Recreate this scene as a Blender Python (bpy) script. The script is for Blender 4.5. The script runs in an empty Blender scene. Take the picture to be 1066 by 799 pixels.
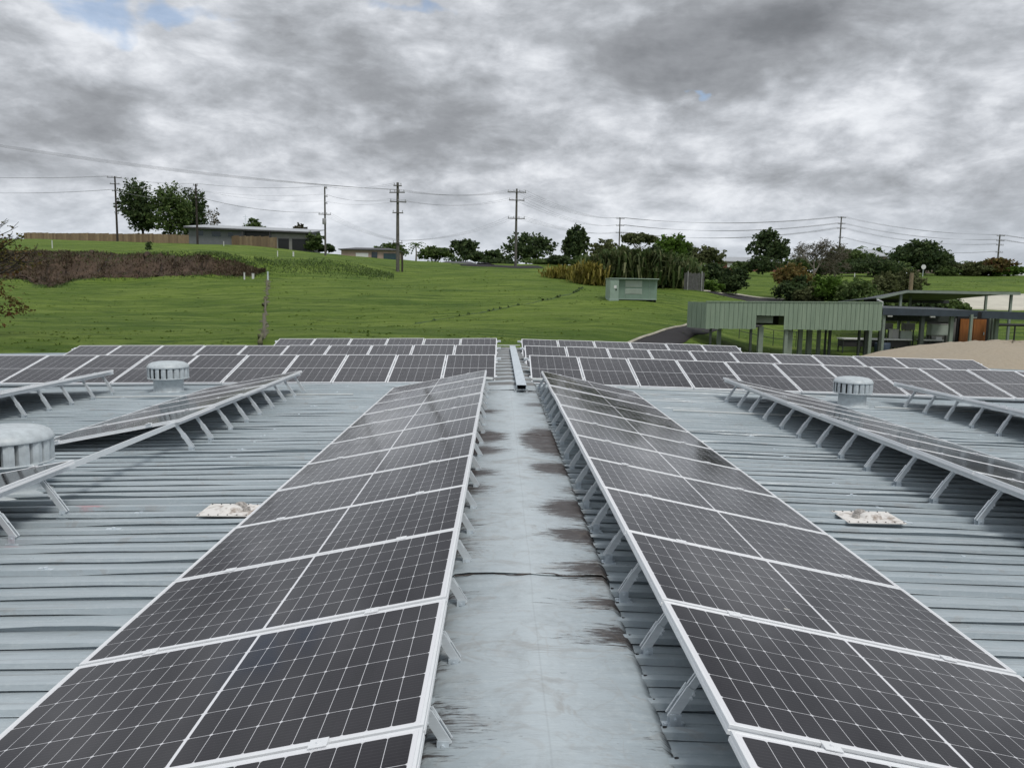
import bpy, math, random
import numpy as np
from mathutils import Vector, Matrix, Euler
R = math.radians
sc = bpy.context.scene
col = sc.collection
rng = random.Random(11)

# ------------------------------------------------------------------ camera
FPX = 800.0
YAW, PITCH, ROLL = R(0.98), R(6.72), 0.017
CM = (Matrix.Rotation(-YAW, 3, 'Z') @ Matrix.Rotation(R(90) - PITCH, 3, 'X') @ Matrix.Rotation(ROLL, 3, 'Z'))
cam_d = bpy.data.cameras.new("camera"); cam = bpy.data.objects.new("camera", cam_d); col.objects.link(cam)
cam.matrix_world = CM.to_4x4()
cam_d.sensor_width = 36; cam_d.lens = 36 * FPX / 1066
cam_d.clip_start = 0.05; cam_d.clip_end = 12000
sc.camera = cam

def ray(px, py):
    return (CM @ Vector(((px - 533) / FPX, -(py - 399.5) / FPX, -1))).normalized()
def at(px, py, Y):
    d = ray(px, py); return d * (Y / d.y)
def topix(p):
    v = CM.inverted() @ Vector(p); return (533 - v.x / v.z * FPX, 399.5 + v.y / v.z * FPX)

# ------------------------------------------------------------------ mesh builder
class MB:
    def __init__(s): s.v = []; s.f = []; s.m = []; s.uv = {}
    def quad(s, a, b, c, d, m=0):
        n = len(s.v); s.v += [tuple(a), tuple(b), tuple(c), tuple(d)]; s.f.append((n, n+1, n+2, n+3)); s.m.append(m)
    def tri(s, a, b, c, m=0):
        n = len(s.v); s.v += [tuple(a), tuple(b), tuple(c)]; s.f.append((n, n+1, n+2)); s.m.append(m)
    def box(s, x0, x1, y0, y1, z0, z1, m=0, M=None):
        n = len(s.v)
        P = [(x0,y0,z0),(x1,y0,z0),(x1,y1,z0),(x0,y1,z0),(x0,y0,z1),(x1,y0,z1),(x1,y1,z1),(x0,y1,z1)]
        if M is not None: P = [tuple(M @ Vector(p)) for p in P]
        s.v += P
        for f in ((0,3,2,1),(4,5,6,7),(0,1,5,4),(1,2,6,5),(2,3,7,6),(3,0,4,7)):
            s.f.append(tuple(n+i for i in f)); s.m.append(m)
    def hexa(s, pts, m=0):     # 8 points bottom ring then top ring
        n = len(s.v); s.v += [tuple(p) for p in pts]
        for f in ((0,3,2,1),(4,5,6,7),(0,1,5,4),(1,2,6,5),(2,3,7,6),(3,0,4,7)):
            s.f.append(tuple(n+i for i in f)); s.m.append(m)
    def tube(s, pts, rad, k=8, m=0, cap=True):
        pts = [Vector(p) for p in pts]
        if not hasattr(rad, '__len__'): rad = [rad]*len(pts)
        rings = []
        for i, p in enumerate(pts):
            a = pts[max(0,i-1)]; b = pts[min(len(pts)-1,i+1)]
            t = (b-a).normalized()
            u = t.orthogonal().normalized() if abs(t.z) > .95 else t.cross(Vector((0,0,1))).normalized()
            w = t.cross(u)
            n = len(s.v)
            for j in range(k):
                an = 2*math.pi*j/k
                s.v.append(tuple(p + (u*math.cos(an)+w*math.sin(an))*rad[i]))
            rings.append(n)
        for i in range(len(rings)-1):
            for j in range(k):
                a=rings[i]+j; b=rings[i]+(j+1)%k; c=rings[i+1]+(j+1)%k; d=rings[i+1]+j
                s.f.append((a,d,c,b)); s.m.append(m)
        if cap:
            s.f.append(tuple(rings[0]+j for j in range(k))); s.m.append(m)
            s.f.append(tuple(rings[-1]+k-1-j for j in range(k))); s.m.append(m)
    def lathe(s, prof, k=32, c=(0,0,0), m=0):
        rings=[]
        for (r,z) in prof:
            n=len(s.v)
            for j in range(k):
                an=2*math.pi*j/k; s.v.append((c[0]+r*math.cos(an),c[1]+r*math.sin(an),c[2]+z))
            rings.append(n)
        for i in range(len(rings)-1):
            for j in range(k):
                s.f.append((rings[i]+j,rings[i]+(j+1)%k,rings[i+1]+(j+1)%k,rings[i+1]+j)); s.m.append(m)
    def build(s, name, mats, parent=None, smooth=False, bevel=0):
        me = bpy.data.meshes.new(name); me.from_pydata(s.v, [], s.f)
        if not isinstance(mats,(list,tuple)): mats=[mats]
        for q in mats: me.materials.append(q)
        if len(mats)>1: me.polygons.foreach_set('material_index', s.m)
        if smooth: me.polygons.foreach_set('use_smooth', [True]*len(s.f))
        me.update()
        o = bpy.data.objects.new(name, me); col.objects.link(o)
        if parent is not None: o.parent = parent
        if bevel:
            b = o.modifiers.new('bevel','BEVEL'); b.width=bevel; b.segments=2; b.limit_method='ANGLE'
        return o

def tag(o, label=None, cat=None, group=None, kind=None):
    if label: o['label']=label
    if cat: o['category']=cat
    if group: o['group']=group
    if kind: o['kind']=kind
    return o
def empty(name, loc=(0,0,0), rot=(0,0,0)):
    o = bpy.data.objects.new(name, None); col.objects.link(o); o.location=loc; o.rotation_euler=rot
    o.empty_display_size=.2
    return o
def inst(src, parent, loc=None, rot=None):
    o = src.copy(); col.objects.link(o); o.parent = parent
    if loc is not None: o.location = loc
    if rot is not None: o.rotation_euler = rot
    return o

# ------------------------------------------------------------------ material helpers
class NT:
    def __init__(s, name):
        s.mat = bpy.data.materials.new(name); s.mat.use_nodes=True
        s.t = s.mat.node_tree; s.b = s.t.nodes['Principled BSDF']
    def n(s, typ, **kw):
        o = s.t.nodes.new(typ)
        for k,v in kw.items(): setattr(o,k,v)
        return o
    def put(s, sock, v):
        if isinstance(v, bpy.types.NodeSocket): s.t.links.new(v, sock)
        elif v is not None:
            if sock.type=='RGBA' and len(v)==3: v=(*v,1)
            sock.default_value=v
    def math(s, op, a, b=None, c=None, clamp=False):
        o=s.n('ShaderNodeMath',operation=op,use_clamp=clamp)
        for i,x in enumerate((a,b,c)):
            if x is not None: s.put(o.inputs[i],x)
        return o.outputs[0]
    def mix(s, f, a, b, mode='MIX'):
        o=s.n('ShaderNodeMix',data_type='RGBA',blend_type=mode)
        s.put(o.inputs[0],f); s.put(o.inputs[6],a); s.put(o.inputs[7],b); return o.outputs[2]
    def noise(s, vec, scale, detail=4, rough=.55, dist=0, out=0):
        o=s.n('ShaderNodeTexNoise'); s.put(o.inputs['Vector'],vec); s.put(o.inputs['Scale'],scale)
        s.put(o.inputs['Detail'],detail); s.put(o.inputs['Roughness'],rough); s.put(o.inputs['Distortion'],dist)
        return o.outputs[out]
    def mapr(s, v, a, b, c=0.0, d=1.0, smooth=False):
        o=s.n('ShaderNodeMapRange'); 
        if smooth: o.interpolation_type='SMOOTHSTEP'
        for i,x in enumerate((v,a,b,c,d)): s.put(o.inputs[i],x)
        return o.outputs[0]
    def scale(s, vec, sx, sy, sz):
        o=s.n('ShaderNodeMapping'); s.put(o.inputs['Vector'],vec); o.inputs['Scale'].default_value=(sx,sy,sz); return o.outputs[0]
    def coord(s, which='Object'):
        return s.n('ShaderNodeTexCoord').outputs[which]
    def pos(s):
        return s.n('ShaderNodeNewGeometry').outputs['Position']
    def xyz(s, v):
        o=s.n('ShaderNodeSeparateXYZ'); s.put(o.inputs[0],v); return o.outputs
    def bump(s, h, strength=.3, dist=.01):
        o=s.n('ShaderNodeBump'); s.put(o.inputs['Height'],h); o.inputs['Strength'].default_value=strength
        o.inputs['Distance'].default_value=dist; s.t.links.new(o.outputs[0], s.b.inputs['Normal'])
    def base(s, c, rough=.5, metal=0, spec=None):
        s.put(s.b.inputs['Base Color'],c); s.put(s.b.inputs['Roughness'],rough); s.put(s.b.inputs['Metallic'],metal)
        if spec is not None: s.put(s.b.inputs['Specular IOR Level'],spec)
        return s.mat

def simple(name, c, rough=.6, metal=0, var=.25, scale=6.0, spec=None, world=False):
    m=NT(name); v = m.pos() if world else m.coord()
    f=m.mapr(m.noise(v,scale,5,.6),.3,.7)
    dark=tuple(x*(1-var) for x in c); lit=tuple(min(1,x*(1+var)) for x in c)
    return m.base(m.mix(f,dark,lit),rough,metal,spec)

# solar glass --------------------------------------------------------------
def solar_mat():
    m=NT('solar_cells')
    uv=m.xyz(m.coord('UV')); u,v=uv[0],uv[1]
    cu=m.math('DIVIDE',m.math('SUBTRACT',u,.0225),.1592)
    fu=m.math('FRACT',cu); du=m.math('MULTIPLY',m.math('MINIMUM',fu,m.math('SUBTRACT',1.0,fu)),.1592)
    vv=m.math('SUBTRACT',m.math('ABSOLUTE',m.math('SUBTRACT',v,.84)),.0055)
    cv=m.math('DIVIDE',vv,.0807); fv=m.math('FRACT',cv)
    dv=m.math('MULTIPLY',m.math('MINIMUM',fv,m.math('SUBTRACT',1.0,fv)),.0807)
    l1=m.math('LESS_THAN',du,.0011); l2=m.math('LESS_THAN',dv,.0010)
    dia=m.math('LESS_THAN',m.math('ADD',du,dv),.0078)
    mid=m.math('LESS_THAN',vv,0.0)
    e1=m.math('GREATER_THAN',m.math('ABSOLUTE',m.math('SUBTRACT',u,.5)),.4785)
    e2=m.math('GREATER_THAN',vv,.807)
    w=m.math('MAXIMUM',m.math('MAXIMUM',l1,l2),dia)
    w2=m.math('MAXIMUM',m.math('MAXIMUM',mid,e1),e2)
    fb=m.math('FRACT',m.math('ADD',m.math('MULTIPLY',cu,9.0),.5))
    bb=m.math('MULTIPLY',m.math('LESS_THAN',m.math('ABSOLUTE',m.math('SUBTRACT',fb,.5)),.022),.12)
    # a little variation from cell to cell
    cx=m.n('ShaderNodeCombineXYZ'); m.put(cx.inputs[0],m.math('FLOOR',cu)); m.put(cx.inputs[1],m.math('FLOOR',m.math('DIVIDE',v,.0807)))
    oi=m.n('ShaderNodeObjectInfo'); m.put(cx.inputs[2],m.math('MULTIPLY',oi.outputs['Random'],37.0))
    wn=m.n('ShaderNodeTexWhiteNoise'); m.put(wn.inputs['Vector'],cx.outputs[0])
    cell=m.mix(wn.outputs['Value'],(.0040,.0028,.0062),(.0070,.0052,.0095))
    c=m.mix(bb,cell,(.42,.42,.44))
    c=m.mix(m.math('MULTIPLY',w,.85),c,(.74,.75,.78))
    c=m.mix(w2,c,(.74,.75,.78))
    # dust film, gathering toward the lower edge
    wp=m.pos()
    d=m.mapr(m.noise(wp,2.2,5,.65),.35,.75,0.0,1.0)
    edge=m.mapr(v,.0,.10,1.0,0.0)
    dust=m.math('ADD',m.math('MULTIPLY',d,.012),m.math('MULTIPLY',edge,.05)) 
    c=m.mix(dust,c,(.33,.30,.27))
    sp=m.mapr(m.noise(wp,90,2,.5),.74,.80,0.0,.18)
    c=m.mix(sp,c,(.30,.28,.25))
    rough=m.mapr(m.noise(wp,3.1,4,.6),.3,.7,.07,.15)
    drp=m.mapr(m.noise(wp,11,2,.5),.80,.82,0.0,.7); c=m.mix(drp,c,(.55,.53,.48))
    run=m.mapr(m.noise(m.scale(wp,6,1.2,1),2.0,5,.7),.60,.75,0.0,.02); c=m.mix(run,c,(.40,.37,.33))
    m.base(c,rough,0,.30)
    nz=m.noise(wp,1.1,2,.5); m.bump(nz,.08,.02)
    return m.mat
M={}
M['solar']=solar_mat()
M['backsheet']=simple('panel_backsheet',(.55,.56,.57),.6,0,.1)
m=NT('anodised_frame'); f=m.noise(m.pos(),14,4,.6); M['frame']=m.base(m.mix(f,(.74,.76,.78),(.88,.90,.92)),.36,.15)
m=NT('mill_aluminium'); f=m.noise(m.scale(m.coord(),4,4,30),5,4,.6); M['alu']=m.base(m.mix(f,(.58,.62,.65),(.78,.83,.86)),.30,.25)
m=NT('galvanised'); f=m.n('ShaderNodeTexVoronoi'); m.put(f.inputs['Vector'],m.pos()); f.inputs['Scale'].default_value=22
M['galv']=m.base(m.mix(m.math('MULTIPLY',f.outputs['Distance'],1.3),(.46,.52,.57),(.70,.77,.82)),.42,.3)
M['dark']=simple('dark_void',(.012,.012,.013),.9,0,.2)
M['black']=simple('black_rubber',(.02,.02,.022),.7,0,.3)

# roof sheeting: weathered blue-grey paint over steel
def roof_mat(name, cap=False):
    m=NT(name); p=m.pos(); q=m.xyz(p)
    big=m.mapr(m.noise(p,.7,5,.6),.3,.7)
    c=m.mix(big,(.335,.395,.430),(.440,.500,.535))
    streak=m.mapr(m.noise(m.scale(p,.9,9,1),2.0,6,.65),.40,.72)
    c=m.mix(m.math('MULTIPLY',streak,.30),c,(.27,.29,.295))
    fine=m.mapr(m.noise(p,26,5,.7),.52,.72); c=m.mix(m.math('MULTIPLY',fine,.35),c,(.55,.60,.61))
    bl=m.mapr(m.noise(m.scale(p,1,2.2,1),3.4,6,.62,.8),.60,.66); c=m.mix(m.math('MULTIPLY',bl,.30),c,(.30,.27,.245))
    if cap:
        # pale chalky centre, brown haze and thin black mould streaks creeping in from the edges
        xr=m.math('ABSOLUTE',m.math('SUBTRACT',q[0],.20))
        c=m.mix(m.mapr(xr,.34,.02,0.0,.55),c,(.56,.62,.65))
        mott=m.mapr(m.noise(p,5.5,7,.7,.4),.50,.68); c=m.mix(m.math('MULTIPLY',mott,.42),c,(.28,.305,.315))
        mott=m.mapr(m.noise(m.scale(p,1,1.6,1),2.3,5,.65,1.2),.56,.64); c=m.mix(m.math('MULTIPLY',mott,.36),c,(.26,.245,.225))
        fld=m.math('MULTIPLY',m.math('MULTIPLY',m.mapr(xr,.10,.50,0.0,1.0),m.mapr(m.noise(m.scale(p,.3,1.0,1),2.6,5,.65),.42,.60)),1.0)
        seams=[(8.70,.42,-.55,1.25),(8.50,.70,.50,1.6),(7.1,.30,.5,1.0),(6.9,.2,-.55,.8),(12.8,.25,.35,.5),(4.42,.20,.55,.8),(6.3,.35,-.6,.65),(3.55,.16,.55,.7),(2.75,.30,-.62,.55),(5.75,.30,.55,1.1),(5.1,.2,.5,.9),(3.95,.12,.5,.6),(10.6,.3,-.5,.7),(11.3,.3,.5,.6),(2.2,.2,.55,.7),(7.9,.25,-.5,.9)]
        acc=None
        for (yy,ww,sd,am) in seams:
            a=m.math('DIVIDE',m.math('SUBTRACT',q[1],yy),ww); a=m.math('MULTIPLY',a,a)
            b=m.math('DIVIDE',m.math('SUBTRACT',q[0],.2+sd*.85),.33); b=m.math('MULTIPLY',b,b)
            g=m.math('MULTIPLY',m.math('EXPONENT',m.math('MULTIPLY',m.math('ADD',a,b),-1.0)),am)
            acc=g if acc is None else m.math('MAXIMUM',acc,g)
        acc=m.math('MAXIMUM',acc,m.math('MULTIPLY',fld,.58))
        big_=m.noise(m.scale(p,1.5,4,1),2.6,6,.68,.8)
        hzv=m.mapr(m.math('ADD',acc,m.math('MULTIPLY',m.math('SUBTRACT',big_,.5),1.5)),.34,1.0)
        c=m.mix(m.math('MULTIPLY',hzv,.50),c,(.15,.115,.10))
        st=m.noise(m.scale(p,2.3,19,1),2.6,10,.80,.8)
        s2=m.mapr(m.math('ADD',m.math('MULTIPLY',st,1.0),m.math('MULTIPLY',m.math('ADD',acc,m.math('MULTIPLY',m.math('SUBTRACT',big_,.5),.5)),.42)),.645,.73)
        c=m.mix(m.math('MULTIPLY',s2,.92),c,m.mix(m.noise(p,12,3,.6),(.022,.017,.016),(.06,.045,.04)))
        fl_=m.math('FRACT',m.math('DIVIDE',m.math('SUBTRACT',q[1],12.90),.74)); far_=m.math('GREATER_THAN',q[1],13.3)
        ln=m.math('MULTIPLY',m.mapr(m.math('MINIMUM',fl_,m.math('SUBTRACT',1.0,fl_)),.03,.10,.75,0.0),far_); c=m.mix(ln,c,(.10,.095,.095))  # dark line painted for the shade under each far lap step
        # faint brownish water marks
        wm=m.noise(p,2.6,2,.4,1.4); ring=m.mapr(m.math('ABSOLUTE',m.math('SUBTRACT',wm,.56)),0.0,.02,.16,0.0)
        c=m.mix(ring,c,(.27,.23,.19))
        # crease on the ridge line
        cr=m.mapr(m.math('ABSOLUTE',m.math('SUBTRACT',m.math('ADD',q[0],m.math('MULTIPLY',m.noise(p,1.5,2,.5),.03)),.215)),0.0,.006,.16,0.0)
        c=m.mix(cr,c,(.13,.14,.14))
        rough=m.mapr(m.noise(p,7,5,.6),.3,.7,.34,.62)
    else:
        for (x,y,r_) in ((-3.22,5.99,.10),(-3.30,5.05,.12)):
            a=m.math('SUBTRACT',q[0],x); b=m.math('MULTIPLY',m.math('SUBTRACT',q[1],y),2.2)
            dd=m.math('SQRT',m.math('ADD',m.math('MULTIPLY',a,a),m.math('MULTIPLY',b,b)))
            dd=m.math('ADD',dd,m.math('MULTIPLY',m.noise(p,14,3,.6),.12))
            c=m.mix(m.mapr(dd,r_*.7+.05,r_+.09,.75,0.0),c,(.55,.12,.14))
        # each sheet weathered a little differently
        wn=m.n('ShaderNodeTexWhiteNoise',noise_dimensions='1D'); m.put(wn.inputs['W'],m.math('FLOOR',m.math('DIVIDE',q[1],.6)))
        c=m.mix(m.math('MULTIPLY',wn.outputs['Value'],.22),c,(.26,.30,.32))
        rst=m.mapr(m.noise(m.scale(p,1,3,1),6.5,6,.75),.66,.74); c=m.mix(m.math('MULTIPLY',rst,.55),c,(.12,.085,.065))
        dd_=m.math('ABSOLUTE',m.math('SUBTRACT',q[0],.2)); lapx=m.math('ABSOLUTE',m.math('SUBTRACT',dd_,m.math('ADD',9.05,m.math('MULTIPLY',m.noise(p,.8,1,.5),.05))))
        c=m.mix(m.mapr(lapx,.0,.008,.7,0.0),c,(.07,.07,.07))
        rn=m.math('MULTIPLY',m.mapr(m.noise(m.scale(p,.25,16,1),1.3,4,.6),.58,.68),m.mapr(m.noise(p,.5,3,.6),.45,.6)); c=m.mix(m.math('MULTIPLY',rn,.38),c,(.17,.17,.165))
        rough=m.mapr(m.noise(p,5,4,.6),.3,.7,.26,.48)
    m.base(c,rough,0.0,.5)
    m.bump(m.noise(m.scale(p,1.2,5,1),3.0,5,.65),.5,.016)
    return m.mat
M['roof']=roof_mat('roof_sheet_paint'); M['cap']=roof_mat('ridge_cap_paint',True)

# ------------------------------------------------------------------ the building with its roof
RX=0.20; RZ=-1.67; S=.027
def roofz(x): return RZ - S*abs(x-RX)
bld=empty('industrial_building',(0,0,0))
tag(bld,'low industrial building with blue grey ribbed metal roof carrying the solar arrays','building')
Y0,Y1,XH=-4.0,22.9,17.4
rr=random.Random(5)
def sheets(sign):
    b=MB(); prof=[]; y=Y0
    pitch=.2; i=0; ribs=[]
    while y<Y1:
        ribs.append((y+rr.uniform(-.003,.003),rr.uniform(.005,.015)+(.008 if rr.random()<.35 else 0),.032+rr.uniform(-.003,.004),rr.uniform(0,6.28))); y+=pitch
    n=70
    def profile(x,d):
        out=[]
        for (y,g,h,ph) in ribs:
            gg=max(.0015,g*(.75+.55*math.sin(d*1.3+ph)+.35*math.sin(d*5.1+ph*3)))
            out+=[(y+.000,.0),(y+.055,.001),(y+.060,.0045),(y+.078,.0045),(y+.083,.001),(y+.140,.0),(y+.160,-.004),(y+.160,gg-.004),(y+.138,gg),(y+.140,gg+.003),(y+.147,h),(y+.152,h+.0015),(y+.182,h+.0015),(y+.187,h),(y+.194,.003)]
        return out
    for k in range(n+1):
        t=k/n; d=t*XH; x=RX+sign*d; prof=profile(x,d)
        for (yy,zz) in prof:
            b.v.append((x,yy,roofz(x)+zz+.0020*math.sin(d*2.1+yy*7.3)*math.sin(yy*1.7+d)))
    L=len(prof)
    for k in range(n):
        for a in range(L-1):
            p=k*L+a
            q=(p,p+L,p+L+1,p+1) if sign>0 else (p,p+1,p+L+1,p+L)
            b.f.append(q); b.m.append(0)
    return b
for s_ in (1,-1):
    sheets(s_).build('roof_sheeting',M['roof'],bld)
wallm=simple('building_wall_paint',(.33,.36,.36),.6,0,.15)
b=MB(); b.box(RX-XH+.3,RX+XH-.3,Y0+.2,Y1-.2,-7.5,roofz(RX+XH)-.10); b.build('wall',wallm,bld)
b=MB()
for s_ in (1,-1):
    x=RX+s_*(XH+.06); z=roofz(x); b.box(x-.07,x+.07,Y0,Y1,z-.13,z+.01)
b.build('gutter',M['galv'],bld)
b=MB()
for s_ in (1,-1):
    xa=RX; xb=RX+s_*XH
    pts=[(xa,Y1+.002,roofz(xa)-.2),(xb,Y1+.002,roofz(xb)-.2),(xb,Y1+.05,roofz(xb)-.2),(xa,Y1+.05,roofz(xa)-.2),
         (xa,Y1+.002,roofz(xa)+.05),(xb,Y1+.002,roofz(xb)+.05),(xb,Y1+.05,roofz(xb)+.05),(xa,Y1+.05,roofz(xa)+.05)]
    b.hexa(pts)
b.build('barge_flashing',M['roof'],bld)

# ridge capping: four lapped sheets, edges dressed down into the pans
def capsheet(y0,y1,lift,fold=0):
    b=MB(); xs=[-.462,-.44,-.36,-.22,-.09,-.02,.02,.09,.22,.36,.42,.442]
    ys=[]; y=y0
    while y<y1-.001: ys.append(y); y+=.025
    ys.append(y1)
    for y in ys:
        ph=((y-Y0)%.2)/.2
        pan=1.0 if .08<ph<.70 else 0.0
        for i,x in enumerate(xs):
            z=RZ-S*abs(x)+.040+lift-.006*(1-math.exp(-abs(x)*8))
            z+=.004*math.sin(x*9+y*2.3)*math.sin(y*3.1+1)+.0025*math.sin(y*11+x*5)
            if fold:
                fy=((y-y0)%fold); z+=.050*(1-fy/fold)*min(1,max(0,(y-y0-.2)/.4))
            d1=y-y0; d2=y1-y
            z+=.010*math.exp(-d1/.10)*(.5+.5*math.sin(x*8+y0))
            xx=x+RX
            if i in (0,len(xs)-1): 
                z-=.034*pan+.006; xx+= (.022 if x>0 else -.022)*pan
            elif i in (1,len(xs)-2): z-=.004*pan
            b.v.append((xx+rr.uniform(-.001,.001),y,z))
    n=len(xs)
    for j in range(len(ys)-1):
        for i in range(n-1):
            p=j*n+i; b.f.append((p,p+1,p+n+1,p+n)); b.m.append(0)
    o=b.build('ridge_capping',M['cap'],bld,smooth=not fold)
    s=o.modifiers.new('thick','SOLIDIFY'); s.thickness=.004; s.offset=1
    return o
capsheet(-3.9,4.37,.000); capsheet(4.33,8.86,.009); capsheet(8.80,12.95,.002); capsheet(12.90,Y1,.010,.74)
# sealant beads over the lapped joints
b=MB()
for (y,w) in ((4.33,.0045),(8.80,.006),(12.92,.004)):
    pts=[]; 
    for i in range(25):
        x=-.44+.87*i/24; pts.append((RX+x,y+.02*math.sin(i*.7+y)+rr.uniform(-.008,.008),RZ-S*abs(x)+.047+rr.uniform(-.003,.003)))
    b.tube(pts,[w*rr.uniform(.3,1.2) for _ in pts],6)
b.build('sealant_bead',simple('old_sealant',(.075,.06,.055),.8,0,.4,30),bld)
# screws and clips in lines, down every pan
b=MB()
for s_ in (1,-1):
    for d0 in (2.95,6.35,10.2,13.8):
        y=Y0+.17
        while y<22:
            if rr.random()<.55:
                x=RX+s_*(d0+rr.uniform(-.03,.03)); z=roofz(x)+.03
                M2=Matrix.Translation((x,y,z)) @ Matrix.Rotation(rr.uniform(-.3,.3),4,'Z')
                b.box(-.05,.05,-.012,.012,0,.005,0,M2); b.lathe([(.013,.005),(.013,.014),(.001,.016)],8,(x,y,z))
            y+=.4
o=b.build('roof_clip',M['galv'],bld); o['kind']='stuff'
# small end clips at the cap edge
b=MB(); y=Y0+.175
while y<12.8:
    for x in (-.47,.452):
        z=RZ-S*abs(x)+.036; b.tube([(RX+x,y,z),(RX+x+(.014 if x>0 else -.014),y+.006,z-.004)],.0045,6)
    y+=.2
o=b.build('cap_edge_clip',M['black'],bld); o['kind']='stuff'

# ------------------------------------------------------------------ solar panel masters
W,Lp,PW,TH=1.0,1.68,1.02,.035
def panel_master():
    b=MB(); e=.011
    n=0; b.box(e,W-e,e,Lp-e,-.008,-.002)
    o=b.build('solar_panel',[M['solar'],M['backsheet']])
    me=o.data
    for p in me.polygons: p.material_index = 0 if p.normal.z>.5 else 1
    uvl=me.uv_layers.new(name='UVMap')
    for l in me.loops:
        c=me.vertices[l.vertex_index].co; uvl.data[l.index].uv=(c.x,c.y)
    return o
def frame_master():
    b=MB(); e=.0115
    def ring(o,z): return [(o,o,z),(W-o,o,z),(W-o,Lp-o,z),(o,Lp-o,z)]
    # outer side with a shallow groove, top lip, inner drop, bottom flange
    rings=[ring(.028,-TH),ring(0,-TH),ring(0,-.021),ring(.0025,-.019),ring(.0025,-.014),ring(0,-.012),ring(0,-.001),ring(.0012,0),ring(e-.001,0),ring(e,-.001),ring(e,-.0025)]
    for r in rings: b.v+=r
    for i in range(len(rings)-1):
        for j in range(4):
            a=i*4+j; c=i*4+(j+1)%4; b.f.append((a,c,c+4,a+4)); b.m.append(0)
    # inner flange underside
    k=len(b.v); b.v+=ring(.028,-TH+.002)+ring(.002,-TH+.002)
    for j in range(4): b.f.append((k+j,k+4+j,k+4+(j+1)%4,k+(j+1)%4)); b.m.append(0)
    return b.build('frame',M['frame'])
PM=panel_master(); FM=frame_master()
def clamp_master():
    b=MB(); b.box(-.024,.024,-.03,.03,.0015,.0045); b.box(-.008,.008,-.03,.03,-.030,.0015)
    b.lathe([(.0001,.010),(.007,.010),(.007,.0045)],8)
    return b.build('clamp',M['frame'])
CLM=clamp_master()
used=set()
def take(master,parent,loc,rot=(0,0,0)):
    if master.name not in used:
        used.add(master.name); o=master; o.parent=parent; o.location=loc; o.rotation_euler=rot
    else: o=inst(master,parent,loc,rot)
    return o
def channel(b,A,B,w,d,t,M_up,m=0):
    # open C channel running from A to B, open side up-slope
    A=Vector(A);B=Vector(B); z=(B-A).normalized(); x=Vector((1,0,0)); y=z.cross(x).normalized(); L=(B-A).length
    Mx=Matrix((x,y,z)).transposed().to_4x4(); Mx.translation=A
    b.box(-w/2,w/2,0,t,0,L,m,Mx)
    b.box(-w/2,-w/2+t,t,d,0,L,m,Mx); b.box(w/2-t,w/2,t,d,0,L,m,Mx)
    b.box(-w/2+t,-w/2+t+.006,d-t,d,0,L,m,Mx); b.box(w/2-t-.006,w/2-t,d-t,d,0,L,m,Mx)
leg_cache={}
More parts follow.
